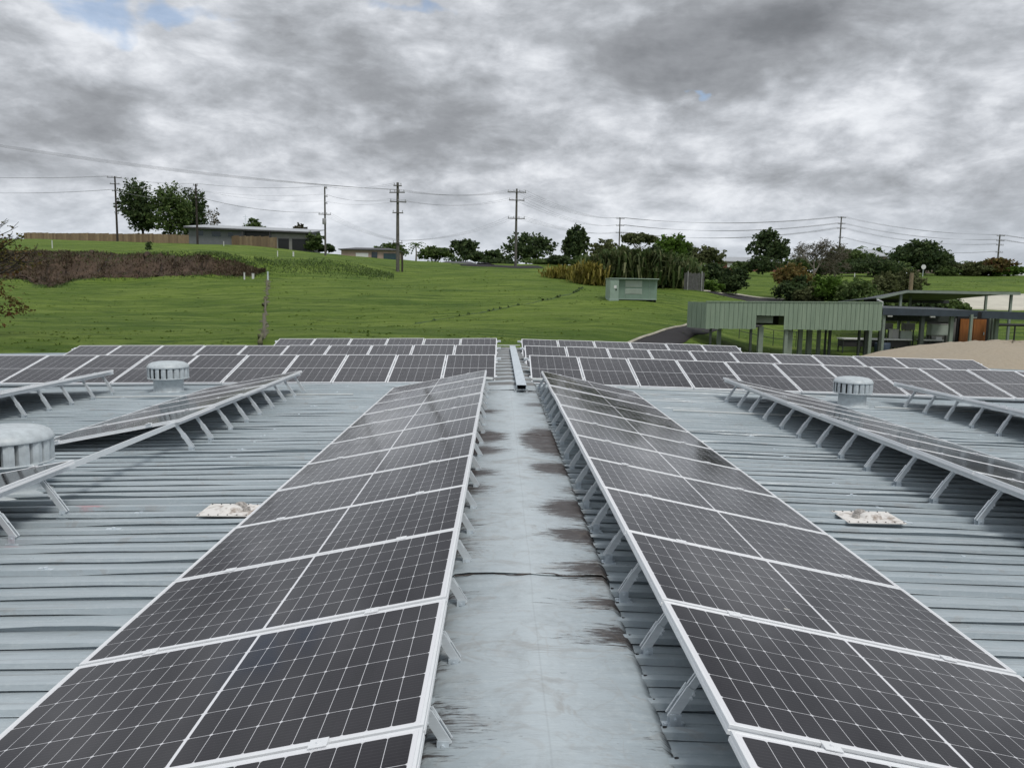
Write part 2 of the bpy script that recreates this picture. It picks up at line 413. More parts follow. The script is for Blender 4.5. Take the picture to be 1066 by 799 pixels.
def array(name,loc,rotz,npan,tilt,zroof,label,group,skip=(),lean=.12,spacing=.622,leg0=.25,roty=0,cast=None,leg_x=None,end_legs=True,tan_t=0):
    """local x along the row, local y up the slope, z up; loc = low front edge at x=0, zroof(y) = roof height relative to loc"""
    root=empty(name,loc,(0,0,rotz)) if not roty else empty(name,loc,(0,roty,rotz))
    tag(root,label,'solar array',group)
    c,s=math.cos(tilt),math.sin(tilt)
    r=random.Random(int(loc[0]*100)+npan)
    for k in range(npan):
        if k in skip: continue
        jit=(tilt+r.uniform(-.0035,.0035),r.uniform(-.003,.003),0)
        p=take(PM,root,(k*PW+.01,0,r.uniform(-.0012,.0012)),jit)
        fr=take(FM,p,(0,0,0))
    # clamps on joints
    for k in range(npan+1):
        if k in skip or (k-1) in skip:
            if k in skip and (k-1) in skip: continue
        for f in (.20,.80):
            v=f*Lp; take(CLM,root,(k*PW,v*c,v*s+.001),(tilt,0,0))
    # rails
    for f,ext in ((.045,.12),(.945,.10)):
        b=MB(); v=f*Lp; Mx=Matrix.Translation((0,v*c,v*s))@Matrix.Rotation(tilt,4,'X')
        x0,x1=-ext,npan*PW+ext; z1=-TH-.001
        b.box(x0,x1,-.022,.022,z1-.030,z1,0,Mx); b.box(x0,x1,-.0225,-.006,z1-.044,z1-.0305,0,Mx); b.box(x0,x1,.006,.0225,z1-.044,z1-.0305,0,Mx)
        b.build('rail',M['alu'],root)
    # rear legs
    v=.945*Lp; yt=v*c+.045*math.sin(tilt); zt=v*s-(TH+.046)*c
    yf=yt+lean+.02; zf=zroof(yf)+.035
    A=Vector((0,yf,zf)); B=Vector((0,yt,zt)); mid=A.lerp(B,.62)
    key=(round(lean,3),round(zf,3),round(zt,3))
    if key not in leg_cache:
        b=MB(); channel(b,A,mid,.040,.038,.0035,None); m1=A.lerp(B,.38); channel(b,m1+Vector((0,.006,.0)),B+(B-A).normalized()*.02,.030,.030,.003,None)
        for q in (.48,.56):
            pp=A.lerp(B,q); b.tube([pp+Vector((-.026,.0,0)),pp+Vector((.026,.0,0))],.006,6)
        lg=b.build('leg',M['alu'],root)
        b=MB(); b.box(-.03,.03,yf-.045,yf+.045,zf-.034,zf-.029); b.box(-.0275,-.0225,yf-.022,yf+.022,zf-.029,zf+.03); b.box(.0225,.0275,yf-.022,yf+.022,zf-.029,zf+.03)
        b.tube([(-.034,yf,zf+.01),(.034,yf,zf+.01)],.007,8); b.lathe([(.009,-.029),(.009,-.019),(.001,-.018)],6,(0,yf+.034,zf)); b.lathe([(.009,-.029),(.009,-.019),(.001,-.018)],6,(0,yf-.034,zf))
        ft=b.build('foot_bracket',M['galv'],lg)
        # cleat that hangs the rail on the leg
        b=MB(); Mx=Matrix.Translation(B)@Matrix.Rotation(tilt,4,'X'); b.box(-.045,.045,-.02,.018,-.006,-.0005,0,Mx); b.box(.028,.045,-.02,.018,-.0005,.022,0,Mx)
        b.build('cleat',M['alu'],lg)
        leg_cache[key]=(lg,ft); first=lg
    else: first=None
    lg0=leg_cache[key][0]
    xs=leg_x
    if xs is None:
        xs=[];x=leg0
        while x<npan*PW-.05: xs.append(x); x+=spacing*r.uniform(.985,1.015)
    for i,x in enumerate(xs):
        if first is not None and i==0: lg0.location=(x,0,0)
        else:
            lg=inst(lg0,root,(x,0,0),(0,0,r.uniform(-.02,.02)))
            for ch in lg0.children: inst(ch,lg)
    # front feet
    v=.045*Lp; yy=v*c; zz=v*s-TH-.045
    zr=zroof(yy)
    if zz>zr+.01:
        b=MB(); b.box(-.025,.025,yy-.03,yy+.03,zr+.028,zz); b.box(-.035,.035,yy-.045,yy+.045,zr+.024,zr+.028)
        ff=b.build('front_foot',M['alu'],root)
        for i,x in enumerate(xs[::2]):
            if i==0: ff.location=(x,0,0)
            else: inst(ff,root,(x,0,0))
    return root

T=R(11.5); CT,ST=math.cos(T),math.sin(T)
def zr_for(side,xlow,zlow):
    return lambda y: roofz(xlow - side*y) - zlow     # side=+1 right rows (upslope toward -x)
JN=2.28-4*PW   # y of a joint behind the camera
def ridge_row(side,xhigh,zhigh,yend,n,label,skip=(),lean=.12,sp=.622,name='solar_array',leg_x=None):
    xlow=xhigh+side*Lp*CT; zlow=zhigh-Lp*ST
    if side>0: loc=(xlow,yend-n*PW,zlow); rz=R(90)
    else: loc=(xlow,yend,zlow); rz=R(-90)
    return array(name,loc,rz,n,T,zr_for(side,xlow,zlow),label,'tilted solar arrays running along the ridge',skip,lean,sp,leg_x=leg_x)
# joint at y=2.28, far end 13.5
E1=2.28+11*PW
ridge_row(1,.748,-1.352,E1,15,'solar array right of the grey ridge capping, its high edge beside the walkway',lean=.10)
ridge_row(-1,-.222,-1.352,E1,15,'solar array left of the grey ridge capping, its high edge beside the walkway',lean=.10)
E2=13.25
ridge_row(-1,-3.40,-1.380,E2,13,'left array broken by a two panel gap beside the large round vent',skip=(5,6),lean=.15,leg_x=[.25+.6*i for i in range(9)]+[7.5+.62*i for i in range(9)])
ridge_row(1,3.90,-1.382,E2,13,'right array whose raised edge and braced legs face the walkway, near the small mid vent',lean=.15)
E3=13.4
ridge_row(-1,-6.70,-1.430,E3,13,'outermost left array, cut off by the left side of the photo',lean=.15)
ridge_row(1,6.98,-1.435,E3,13,'outermost right array, cut off by the right side of the photo',lean=.15)

TC=R(13.2)
def cross_row(side,x0,y0,zc,n,label):
    sl=.017
    if side>0: loc=(x0,y0,zc); ry=sl; 
    else: loc=(x0-n*PW*math.cos(sl),y0,zc-n*PW*math.sin(sl)); ry=-sl
    # roof height relative to low edge (taken near the inner end)
    zi=roofz(x0)-zc
    return array('solar_array',loc,0,n,TC,lambda y: zi-.004,label,'solar arrays standing across the far end of the roof',(),.05,.9,.3,roty=ry)
ys_=[14.25,17.30,20.05]
lab={(1,0):'front row right of the cable tray, standing across the far end of the roof',(1,1):'middle of three rows right of the cable tray at the far roof end',(1,2):'short rear row right of the cable tray, nearest the driveway',
     (-1,0):'front row left of the cable tray, standing across the far end of the roof',(-1,1):'middle of three rows left of the cable tray at the far roof end',(-1,2):'short rear row left of the cable tray, nearest the grass field'}
nn={(1,0):14,(1,1):11,(1,2):6,(-1,0):14,(-1,1):10,(-1,2):6}
for i,y in enumerate(ys_):
    cross_row(1,.60,y,-1.650,nn[(1,i)],'array, '+lab[(1,i)])
    cross_row(-1,-.06,y,-1.650,nn[(-1,i)],'array, '+lab[(-1,i)])

# ------------------------------------------------------------------ roof furniture
ventm=simple('vent_paint',(.47,.52,.545),.42,0,.16,14)
def vent(x,y,label,rz=0,k=1.0):
    v=empty('turbine_vent',(x,y,roofz(x)+.005),(0,0,rz)); tag(v,label,'roof vent','round turbine vents on the roof')
    v.scale=(k,k,k)
    b=MB(); b.lathe([(.34,.0),(.335,.012),(.27,.03),(.262,.05),(.262,.27),(.30,.285)],40); b.build('base',ventm,v,smooth=True)
    b=MB(); b.lathe([(.22,.26),(.22,.52)],24); b.build('throat',M['dark'],v)
    b=MB(); N=19
    for i in range(N):
        a=2*math.pi*i/N
        def pt(r,da,z): return (r*math.cos(a+da),r*math.sin(a+da),z)
        segs=[(.300,-.06),(.345,.02),(.361,.14),(.352,.255)]
        for j in range(3):
            for zz in range(3):
                z0=.285+.062*zz*1.03; z1=z0+.0639
                bu=[0,.003,.003,0]
                r0,d0=segs[j]; r1,d1=segs[j+1]
                b.quad(pt(r0+bu[zz],d0,z0),pt(r1+bu[zz],d1,z0),pt(r1+bu[zz+1],d1,z1),pt(r0+bu[zz+1],d0,z1))
    o=b.build('rotor_fin',ventm,v,smooth=False); sm=o.modifiers.new('t','SOLIDIFY'); sm.thickness=.003
    b=MB(); b.lathe([(.355,.272),(.366,.276),(.366,.288),(.33,.290),(.26,.283)],40); b.build('rotor_ring',ventm,v,smooth=True)
    b=MB(); b.lathe([(.352,.474),(.368,.476),(.370,.486),(.362,.510),(.335,.545),(.285,.572),(.20,.587),(.10,.593),(.0005,.594)],48); b.build('dome',ventm,v,smooth=True)
    return v
vent(-4.24,6.60,'large pale turbine vent at the left photo edge, in the gap of an array',.2,.97)
vent(-5.78,13.45,'small turbine vent standing before the left cross row of panels',1.1,.93)
vent(6.05,12.95,'small turbine vent standing among the right hand arrays',2.0,.86)

def plate(x,y,rz,label,flip):
    g=empty('roof_plate',(x,y,roofz(x)+.034),(0,0,rz)); tag(g,label,'plate','square flashing plates on the roof')
    pm=NT('plate_paint'); p=pm.coord(); f=pm.mapr(pm.noise(p,9,6,.7),.50,.64)
    c=pm.mix(pm.math('MULTIPLY',f,.8),(.72,.70,.67),(.22,.16,.12)); g2=pm.mapr(pm.noise(p,40,4,.7),.6,.68); c=pm.mix(pm.math('MULTIPLY',g2,.5),c,(.10,.09,.08)); pm.base(c,.7)
    b=MB(); b.box(-.225,.225,-.165,.165,0,.006)
    bp_=b; b=MB(); k=flip
    b.lathe([(.085,.006),(.075,.022),(.05,.034),(.001,.038)],20,(-.02*k,.0,0)); b.build('cap',pm.mat,g,smooth=True)
    b=MB(); b.lathe([(.05,.006),(.045,.03),(.03,.042),(.001,.044)],16,(.03*k,.075,0)); b.lathe([(.03,.006),(.028,.03),(.001,.034)],12,(.105*k,-.02,0)); b.build('bolt_head',simple('stained_knob',(.34,.32,.30),.7,0,.7,45),g,smooth=True)
    for (px_,py_) in [(i*.07-.21,s*.145) for i in range(7) for s in (-1,1)]: bp_.lathe([(.006,.006),(.005,.011),(.0005,.012)],8,(px_,py_,0),1)
    bp_.build('base_plate',[pm.mat,M['black']],g)
plate(-2.03,5.80,.02,'white square flashing plate left of the walkway, beside the low edge of an array',1)
plate(2.93,5.86,-.02,'white square flashing plate right of the walkway, on open roof between arrays',-1)

# cable tray on the ridge
ct=empty('cable_tray',(.375,12.62,RZ)); tag(ct,'galvanised covered cable tray running along the ridge between the far rows','cable tray')
b=MB(); b.box(-.078,.078,0,9.5,.165,.170); b.box(-.082,-.078,0,9.5,.13,.170); b.box(.078,.082,0,9.5,.13,.170); b.build('lid',M['galv'],ct)
b=MB(); b.box(-.075,.075,.03,9.45,.09,.093); b.box(-.075,-.072,.03,9.45,.093,.16); b.box(.072,.075,.03,9.45,.093,.16); b.build('tray',M['galv'],ct)
b=MB()
for i in range(5): b.tube([(-.05+.024*i,-.01,.10),(-.05+.024*i,9.2,.10)],.009,6)
b.build('cable',M['black'],ct)
for i,y in enumerate((.04,2.2,4.4,6.6,8.9)):
    b=MB(); b.box(-.10,-.085,y,y+.03,.03,.09); b.box(.085,.10,y,y+.03,.03,.09); b.box(-.12,.12,y,y+.03,.075,.09); b.build('bracket',M['alu'],ct)
pvc=simple('white_conduit',(.55,.58,.58),.45,0,.1)
def conduit(pts,label,r=.014):
    b=MB(); b.tube(pts,r,8); o=b.build('conduit',pvc); tag(o,label,'conduit')
    return o
def rp(x,y,dz=.045): return (x,y,roofz(x)+dz)
conduit([rp(2.6,11.3),rp(3.4,11.28),rp(4.3,11.26),rp(5.3,11.3)],'pale conduit lying across the roof, passing under the legs of the right array')
conduit([rp(2.3,13.9),rp(4.0,13.88),rp(6.0,13.9)],'pale conduit running just before the right front row',.012)
conduit([rp(6.3,12.65),rp(7.4,12.6),rp(9.4,12.62)],'pale conduit beside the small vent among the right arrays')
conduit([rp(-2.4,12.6),rp(-4.0,12.62),rp(-6.6,12.6)],'pale conduit crossing the roof below the left small vent')
conduit([(-.14,22.4,RZ+.16),(.1,22.4,RZ+.16),(.6,22.4,RZ+.17)],'thin pale conduit bridging the far end of the ridge',.012)
conduit([(-.55,14.1,RZ+.10),(-.30,14.05,RZ+.11),(-.12,14.08,RZ+.10)],'short stub of pale pipe at the foot of the left cross row',.03)
conduit([(.62,14.08,RZ+.10),(.85,14.05,RZ+.10),(1.15,14.1,RZ+.09)],'short stub of pale pipe at the foot of the right cross row',.03)

# ------------------------------------------------------------------ terrain
HZ=lambda px: 305+ROLL*(px-521)
cps=[]   # (x,y,z)
def cp(px,py,D): p=at(px,py,D); cps.append((p.x,p.y,p.z))
def cw(x,y,z): cps.append((x,y,z))
for x in (-60,-30,-10,10,30,60): cw(x,8,-6.5); cw(x,-30,-6.5)
for x in (-60,-40): cw(x,24,-4.6)
for x in (-20,-8,4,16): cw(x,25,-4.6)
for x in (30,45,60): cw(x,25,-5.6)
for px in (-150,-70,0,75,150,225):
    cp(px,372,30); cp(px,345,42); cp(px,318,60); cp(px,292.5,80); cp(px,289.5,82.5); cp(px,266,86); cp(px,263,90); cp(px,255,130)
cp(-70,247,200); cp(40,250.5,195); cp(130,251.5,175); cp(230,255,150); cp(288,259,136); cp(320,262.5,142); cp(360,266,150)
for px in (285,340): cp(px,368,30); cp(px,343,42); cp(px,315,60); cp(px,293,78); cp(px,285,85); cp(px,270.5,92); cp(px,266,110)
cp(255,291,82.5); cp(255,270,88)
for px in (415,475): cp(px,365,31); cp(px,343,42); cp(px,318,58); cp(px,297,77); cp(px,284,94); cp(px,276,108); cp(px,274.5,125)
for px in (538,590): cp(px,365,32); cp(px,343,43); cp(px,320,56); cp(px,300,73); cp(px,284,95); cp(px,278,108); cp(px,276,128)
cp(655,365,36); cp(655,345,43); cp(655,330,50); cp(655,314,59); cp(655,305,70); cp(655,299,80); cp(655,290,98)
cp(730,375,37); cp(730,350,44); cp(730,333,52); cp(730,315,64); cp(730,302,80); cp(730,294,95)
for px in (800,870): cp(px,385,40); cp(px,367,46); cp(px,345,57); cp(px,327,70); cp(px,314,84); cp(px,303,90); cp(px,290,106); cp(px,287,120)
for px in (950,1030): cp(px,392,38); cp(px,368,46); cp(px,345,60); cp(px,325,72); cp(px,308,84); cp(px,299,92); cp(px,290,112); cp(px,287,125)
for px in (1110,1200): cp(px,392,38); cp(px,345,60); cp(px,312,84); cp(px,300,94); cp(px,291,115)
for px,z in ((-150,10.5),(40,10.5),(230,9),(400,6),(540,5.5),(700,5),(870,5),(1040,5),(1250,5)):
    p=at(px,300,240); cw(p.x,240,z); cw(p.x*1.6,400,z-4)
cw(-140,90,6); cw(-140,40,0); cw(140,40,-3); cw(140,100,0)
C=np.array(cps); Cs=C[:,:2]/50.0
def tpsk(r2): return np.where(r2>1e-12, .5*r2*np.log(np.maximum(r2,1e-12)),0)
d2=((Cs[:,None,:]-Cs[None,:,:])**2).sum(-1); n=len(C)
A=np.zeros((n+3,n+3)); A[:n,:n]=tpsk(d2)+np.eye(n)*.0004; A[:n,n]=1; A[:n,n+1:]=Cs; A[n,:n]=1; A[n+1:,:n]=Cs.T
wts=np.linalg.solve(A,np.concatenate([C[:,2],[0,0,0]]))
def terr(xy):
    xy=np.asarray(xy,float); q=np.clip(xy,[-170,-45],[190,420])/50.0
    out=np.empty(len(xy))
    for a in range(0,len(xy),8000):
        s=q[a:a+8000]; r2=((s[:,None,:]-Cs[None,:,:])**2).sum(-1)
        out[a:a+8000]=tpsk(r2)@wts[:n]+wts[n]+s@wts[n+1:]
    far=np.clip((np.hypot(xy[:,0],xy[:,1]-60)-260)/500,0,1)
    out=out*(1-far)+(-6)*far
    x,y=xy[:,0],xy[:,1]
    out+= .05*np.sin(x*.9+np.sin(y*.31)*2)*np.sin(y*.7+np.cos(x*.23)*2)+.12*np.sin(x*.21+1)*np.sin(y*.17)*np.clip((y-30)/30,0,1)
    return out
def gz(x,y): return float(terr([(x,y)])[0])
def ground(px,py,t0=26):
    d=ray(px,py); ts=np.concatenate([np.arange(t0,140,.35),np.arange(140,500,2)])
    pts=np.array([(d.x*t,d.y*t) for t in ts]); z=terr(pts); dz=np.array([d.z*t for t in ts])-z
    for i in range(len(ts)):
        if dz[i]<0: t=ts[i]; return Vector((d.x*t,d.y*t,float(z[i])))
    t=ts[-1]; return Vector((d.x*t,d.y*t,float(z[-1])))
def axis(a,b,step,far):
    c=list(np.arange(a,b+.01,step)); s=step; lo=a; L=[]
    while lo>-far: s*=1.28; lo-=s; L.append(lo)
    s=step; hi=b; H=[]
    while hi<far: s*=1.28; hi+=s; H.append(hi)
    return np.array(L[::-1]+c+H)
gx=axis(-95,115,1.1,7000); gy=axis(22,135,1.1,7000)
XX,YY=np.meshgrid(gx,gy); Z=terr(np.stack([XX.ravel(),YY.ravel()],1))
b=MB(); b.v=[tuple(t) for t in zip(XX.ravel().tolist(),YY.ravel().tolist(),Z.tolist())]
nx=len(gx)
b.f=[(j*nx+i,j*nx+i+1,(j+1)*nx+i+1,(j+1)*nx+i) for j in range(len(gy)-1) for i in range(nx-1)]; b.m=[0]*len(b.f)
def grass_mat():
    m=NT('field_grass'); p=m.pos()
    a=m.mapr(m.noise(m.scale(p,.05,.14,.1),1.0,4,.6,.5),.36,.62)
    c=m.mix(a,(.082,.142,.022),(.150,.220,.036))
    b2=m.mapr(m.noise(m.scale(p,.14,.75,.3),1.0,5,.65,.6),.46,.60); c=m.mix(m.math('MULTIPLY',b2,.55),c,(.225,.295,.070))
    b3=m.mapr(m.noise(m.scale(p,.30,1.3,.4),1.0,6,.7,.4),.52,.64); c=m.mix(m.math('MULTIPLY',b3,.75),c,(.040,.082,.014))
    b6=m.mapr(m.noise(m.scale(p,.07,.35,.2),1.7,4,.6),.55,.68); c=m.mix(m.math('MULTIPLY',b6,.6),c,(.055,.105,.020))  # wide darker streaks, shadow painted into the grass colour
    b4=m.mapr(m.noise(m.scale(p,2,4,2),1.0,4,.75),.46,.68); c=m.mix(m.math('MULTIPLY',b4,.4),c,(.035,.075,.012))
    m.base(c,.9,0,.15); m.bump(m.noise(m.scale(p,2.2,2.8,2),1.0,6,.75),.9,.35)
    return m.mat
M['grass']=grass_mat()
g=b.build('ground',M['grass'],smooth=True); tag(g,'green grass hillside',None,None,'structure')
del g['label']

def strip(name,left,right,mat,dz=.05,n=40,m_=6,jag=0):
    """surface draped on the ground between two world polylines"""
    def samp(P,t):
        P=[Vector(p[:2]).to_3d() if len(p)==2 else Vector((p[0],p[1],0)) for p in P]
        L=[0]
        for i in range(len(P)-1): L.append(L[-1]+(P[i+1]-P[i]).length)
        s=t*L[-1]
        for i in range(len(P)-1):
            if s<=L[i+1]+1e-9:
                k=(s-L[i])/max(1e-9,L[i+1]-L[i]); return P[i].lerp(P[i+1],k)
        return P[-1]
    b=MB(); pts=[]
    for i in range(n+1):
        a=samp(left,i/n); c=samp(right,i/n)
        if jag: a=a+Vector((rr.gauss(0,jag),rr.gauss(0,jag*.6),0)); c=c+Vector((rr.gauss(0,jag),rr.gauss(0,jag*.6),0))
        for j in range(m_+1): q=a.lerp(c,j/m_); pts.append((q.x,q.y))
    z=terr(pts)
    b.v=[(p[0],p[1],float(zz)+dz) for p,zz in zip(pts,z)]
    for i in range(n):
        for j in range(m_):
            k=i*(m_+1)+j; b.f.append((k,k+1,k+m_+2,k+m_+1)); b.m.append(0)
    o=b.build(name,mat,smooth=True); s=o.modifiers.new('t','SOLIDIFY'); s.thickness=dz*1.5+.15; s.offset=-1
    o['kind']='structure'; return o
def G(px,py): p=ground(px,py); return (p.x,p.y)
m=NT('asphalt'); p=m.pos(); f=m.noise(p,1.2,6,.7); f2=m.mapr(m.noise(p,30,3,.6),.4,.7)
M['asphalt']=m.base(m.mix(m.math('MULTIPLY',f2,.4),m.mix(f,(.018,.017,.019),(.042,.040,.042)),(.06,.057,.058)),.9,0,.2)
M['kerb']=simple('kerb_concrete',(.36,.34,.28),.9,0,.25,2,world=True)
M['conc']=simple('pale_concrete',(.52,.50,.42),.9,0,.12,.6,world=True)
# driveway
dl=[G(640,361),G(672,352),G(700,343),G(724,334),G(760,325)]; dr=[G(694,364),G(715,356),G(738,347),G(768,341),G(810,334)]
strip('driveway',dl,dr,M['asphalt'],.04)
def offs(P,w):
    out=[]
    for i,p in enumerate(P):
        a=P[max(0,i-1)]; c=P[min(len(P)-1,i+1)]; t=Vector((c[0]-a[0],c[1]-a[1])).normalized(); out.append((p[0]-t.y*w,p[1]+t.x*w))
    return out
strip('kerb',offs(dl,.14),dl,M['kerb'],.09,40,2)
fl=[G(733,303.2),G(770,307.5),G(823,313.2),G(870,318)]; frt=[G(745,306.5),G(775,313),G(815,322),G(860,330)]
strip('road',fl,frt,M['asphalt'],.04)
strip('kerb',offs(fl,.25),fl,M['conc'],.12,40,2)
# far road on the crest
strip('road',[G(470,274.8),G(505,275.6),G(560,277)],[G(480,276.6),G(520,278.4),G(566,279.4)],M['asphalt'],.05)
# pale yard behind the shelters
strip('concrete_yard',[G(1000,309),G(1040,308),G(1100,307),G(1180,307)],[G(985,322),G(1040,323),G(1100,324),G(1180,325)],M['conc'],.10)
strip('path',[G(1030,355.5),G(1060,356),G(1120,357)],[G(1030,358.5),G(1060,359),G(1120,360)],M['conc'],.06,12,2)
# worn earth drain line up the slope and the diagonal swale
M['earth']=simple('bare_earth',(.10,.10,.055),.95,0,.5,1.5,world=True)
M['earth2']=simple('damp_swale',(.050,.088,.020),.95,0,.35,1.2,world=True)
strip('drain_path',[G(272.5,362),G(274,335),G(276,310),G(278.5,287)],[G(276,362),G(277.5,335),G(279,310),G(280.5,287)],M['earth'],.03,90,2,jag=.13)
sw=[(428,338),(470,330.5),(520,322),(560,314),(595,306),(606,300)]
strip('swale',[G(x,y-.35) for x,y in sw],[G(x,y+.35) for x,y in sw],M['earth2'],.012,90,2,jag=.10)

# earth bank with dry scrub
bt=[]; bb_=[]
M['bank']=simple('dry_bank_soil',(.062,.040,.026),.95,0,.5,.8,world=True)
bx=[-140,-60,0,30,45,52,62,75,110,150,190,225,246,262,276]
by=[292,291,291,292,297,299.5,297,292,290,289.5,288.5,287.5,288,288,284]
ty=[262,262,262.5,263,263,263,263,263.5,264.5,265.5,267.5,270,274,279,282.5]
top=[G(x,y) for x,y in zip(bx,ty)]; bot=[G(x,y) for x,y in zip(bx,by)]
strip('earth_bank',top,bot,M['bank'],.06,150,10,jag=.22)

# ------------------------------------------------------------------ vegetation
def leaf_mat(name,c1,c2,c3=None,sc_=.6):
    m=NT(name); p=m.pos(); f=m.mapr(m.noise(p,sc_,4,.6),.35,.65); c=m.mix(f,c1,c2)
    gm=m.n('ShaderNodeNewGeometry'); c=m.mix(m.math('MULTIPLY',m.math('POWER',gm.outputs['Random Per Island'],2.0),.6),c,c3 or tuple(x*1.9 for x in c2))
    m.base(c,.65,0,.25); 
    tr=m.n('ShaderNodeBsdfTranslucent'); m.put(tr.inputs[0],c); mx=m.n('ShaderNodeMixShader'); mx.inputs[0].default_value=.32
    m.t.links.new(m.b.outputs[0],mx.inputs[1]); m.t.links.new(tr.outputs[0],mx.inputs[2]); m.t.links.new(mx.outputs[0],m.t.nodes['Material Output'].inputs[0])
    return m.mat
LM={'dark':leaf_mat('leaf_dark',(.022,.044,.018),(.055,.092,.032),(.13,.17,.06)),
    'mid':leaf_mat('leaf_mid',(.042,.080,.024),(.100,.155,.044),(.19,.24,.085)),
    'bright':leaf_mat('leaf_bright',(.050,.100,.014),(.085,.150,.022)),
    'olive':leaf_mat('leaf_olive',(.055,.072,.028),(.105,.118,.050)),
    'cane':leaf_mat('leaf_cane',(.030,.066,.018),(.085,.125,.038),(.26,.25,.13),1.2),
    'yellow':leaf_mat('leaf_yellow',(.13,.13,.025),(.30,.26,.05),(.45,.36,.12),1.2),
    'orange':leaf_mat('leaf_orange',(.08,.09,.02),(.17,.12,.04),(.28,.17,.06),1.5),
    'red':leaf_mat('leaf_red',(.05,.07,.02),(.13,.05,.025),(.25,.22,.06),1.5),
    'dry':leaf_mat('leaf_dry',(.040,.026,.016),(.125,.092,.058),(.22,.18,.115),.13),
    'blade':leaf_mat('grass_blade',(.060,.11,.016),(.12,.18,.03),(.20,.26,.06),.4),
    'sparse':leaf_mat('leaf_sparse',(.04,.05,.025),(.075,.075,.04),(.12,.07,.04),1.5)}
BK={'dark':simple('bark_dark',(.035,.028,.022),.9,0,.4,5),'pale':simple('bark_pale',(.20,.18,.15),.9,0,.3,5)}
def leaf(b,p,s,r,drop=0,asp=1.6):
    t=Vector((r.gauss(0,1),r.gauss(0,1),r.gauss(0,.7)-drop)).normalized(); u=t.orthogonal().normalized(); u.rotate(Matrix.Rotation(r.uniform(0,6.28),3,t)); 
    a=t*s*asp*.5; c=u*s*.5; bend=t.cross(u)*s*.18
    b.quad(p-a,p+c-bend,p+a,p-c-bend)
def crown_blobs(w,h,z0,r,nb,shape):
    out=[]
    if shape!='umbrella': out.append((Vector((0,0,z0+h*.5)),w*.27,h*.30))
    for i in range(nb):
        while True:
            x,y,z=r.uniform(-1,1),r.uniform(-1,1),r.uniform(-1,1)
            q=x*x+y*y+z*z
            if .15<q<1: break
        q=q**.25; x/=q**1.2; y/=q**1.2; z/=q**1.2
        if shape=='umbrella': z=abs(z)*.5+.45
        if shape=='cone': k=1-.45*(z+1)/2; x*=k; y*=k
        rad=r.uniform(.26,.46); k=1-rad*.80
        out.append((Vector((x*w/2*k,y*w/2*k*.8,z0+h/2+z*h/2*k)),rad*w/2,rad*h/2))
    return out
def tree(px,py_top,wpx,D,kind,label,base_h=.28,py_base=None,nb=12,nleaf=2200,shape='round',bark='dark',leafs=.30,name='tree',group=None,cat='tree',trunk=True,seed=None,density=1.0):
    r=random.Random(seed if seed is not None else int(px*7+D))
    ppm=FPX/D; top=at(px,py_top,D); x=top.x; z0=gz(x,D)
    if py_base is not None: z0=at(px,py_base,D).z; 
    H=max(1.0,top.z-z0); w=1.12*wpx/ppm
    root=empty(name,(x,D,z0)); tag(root,label,cat,group)
    ch=H*(1-base_h); blobs=crown_blobs(w,ch,H*base_h,r,int(nb*1.5),shape)
    b=MB()
    tot=sum(bb[1]**2 for bb in blobs)
    for (c,rx,rz) in blobs:
        k=int(nleaf*1.5*density*rx**2/tot)
        lumps=[(Vector((r.gauss(0,1),r.gauss(0,1),r.gauss(0,1))).normalized()) for _ in range(max(6,k//9))]
        for i in range(k):
            l=r.choice(lumps); rr_=r.uniform(.55,1.22)
            p=c+Vector((l.x*rx*rr_,l.y*rx*rr_,l.z*rz*rr_))+Vector((r.gauss(0,.12)*rx,r.gauss(0,.12)*rx,r.gauss(0,.12)*rz))
            leaf(b,p,leafs*1.08*r.uniform(.6,1.35),r,.2)
    b.build('crown',LM[kind],root)
    if trunk:
        b=MB(); tr=max(.06,H*.022); topz=H*(base_h+.35*(1-base_h))
        pts=[Vector((0,0,-.2)),Vector((r.uniform(-.1,.1),0,H*base_h*.5)),Vector((r.uniform(-.2,.2)*w*.1,0,H*base_h)),Vector((0,0,topz))]
        b.tube(pts,[tr*1.3,tr,tr*.85,tr*.5],7)
        for (c,rx,rz) in blobs:
            st=pts[2].lerp(pts[3],r.uniform(0,1)); md=st.lerp(c,.5)+Vector((0,0,-.04*H)); b.tube([st,md,c],[tr*.5,tr*.33,tr*.12],5)
            for q in range(3):
                e=c+Vector((r.gauss(0,.5)*rx,r.gauss(0,.5)*rx,r.uniform(.1,.8)*rz)); b.tube([c.lerp(md,.3),e],[tr*.16,tr*.05],4,cap=False)
        b.build('trunk',BK[bark],root)
    return root
def shrub(px,py_top,wpx,D,kind,label,py_base=None,nleaf=1300,leafs=.22,nb=9,cat='shrub',**kw):
    return tree(px,py_top,wpx,D,kind,label,base_h=.03,py_base=py_base,nb=nb,nleaf=nleaf,leafs=leafs,name='shrub',cat=cat,trunk=False,**kw)
TG='trees along the hilltop'
tree(146,187,44,195,'dark','tall open crowned tree left in the trio behind the timber fence',.18,nb=13,nleaf=3000,leafs=.42,group=TG)
tree(176,192,38,190,'mid','rounder middle tree of the trio behind the timber fence',.10,nb=12,nleaf=3000,leafs=.42,group=TG)
tree(200,197,32,200,'dark','right hand tree of the trio, just behind the bare wooden pole',.10,nb=11,nleaf=2400,leafs=.42,group=TG)
tree(222,213,18,185,'sparse','thin nearly leafless tree above the left end of the long grey house',.2,nb=7,nleaf=160,leafs=.3,bark='pale',group=TG)
tree(265,227,22,175,'mid','small green treetop showing above the roof of the long grey house',.3,nb=7,nleaf=900,leafs=.4,group=TG)
tree(311,233,22,175,'sparse','wispy treetop above the right end of the grey house roof',.3,nb=7,nleaf=300,leafs=.4,group=TG)
tree(326,241,20,150,'mid','bushy tree touching the garage end of the grey house',.1,nb=8,nleaf=1100,leafs=.35,group=TG)
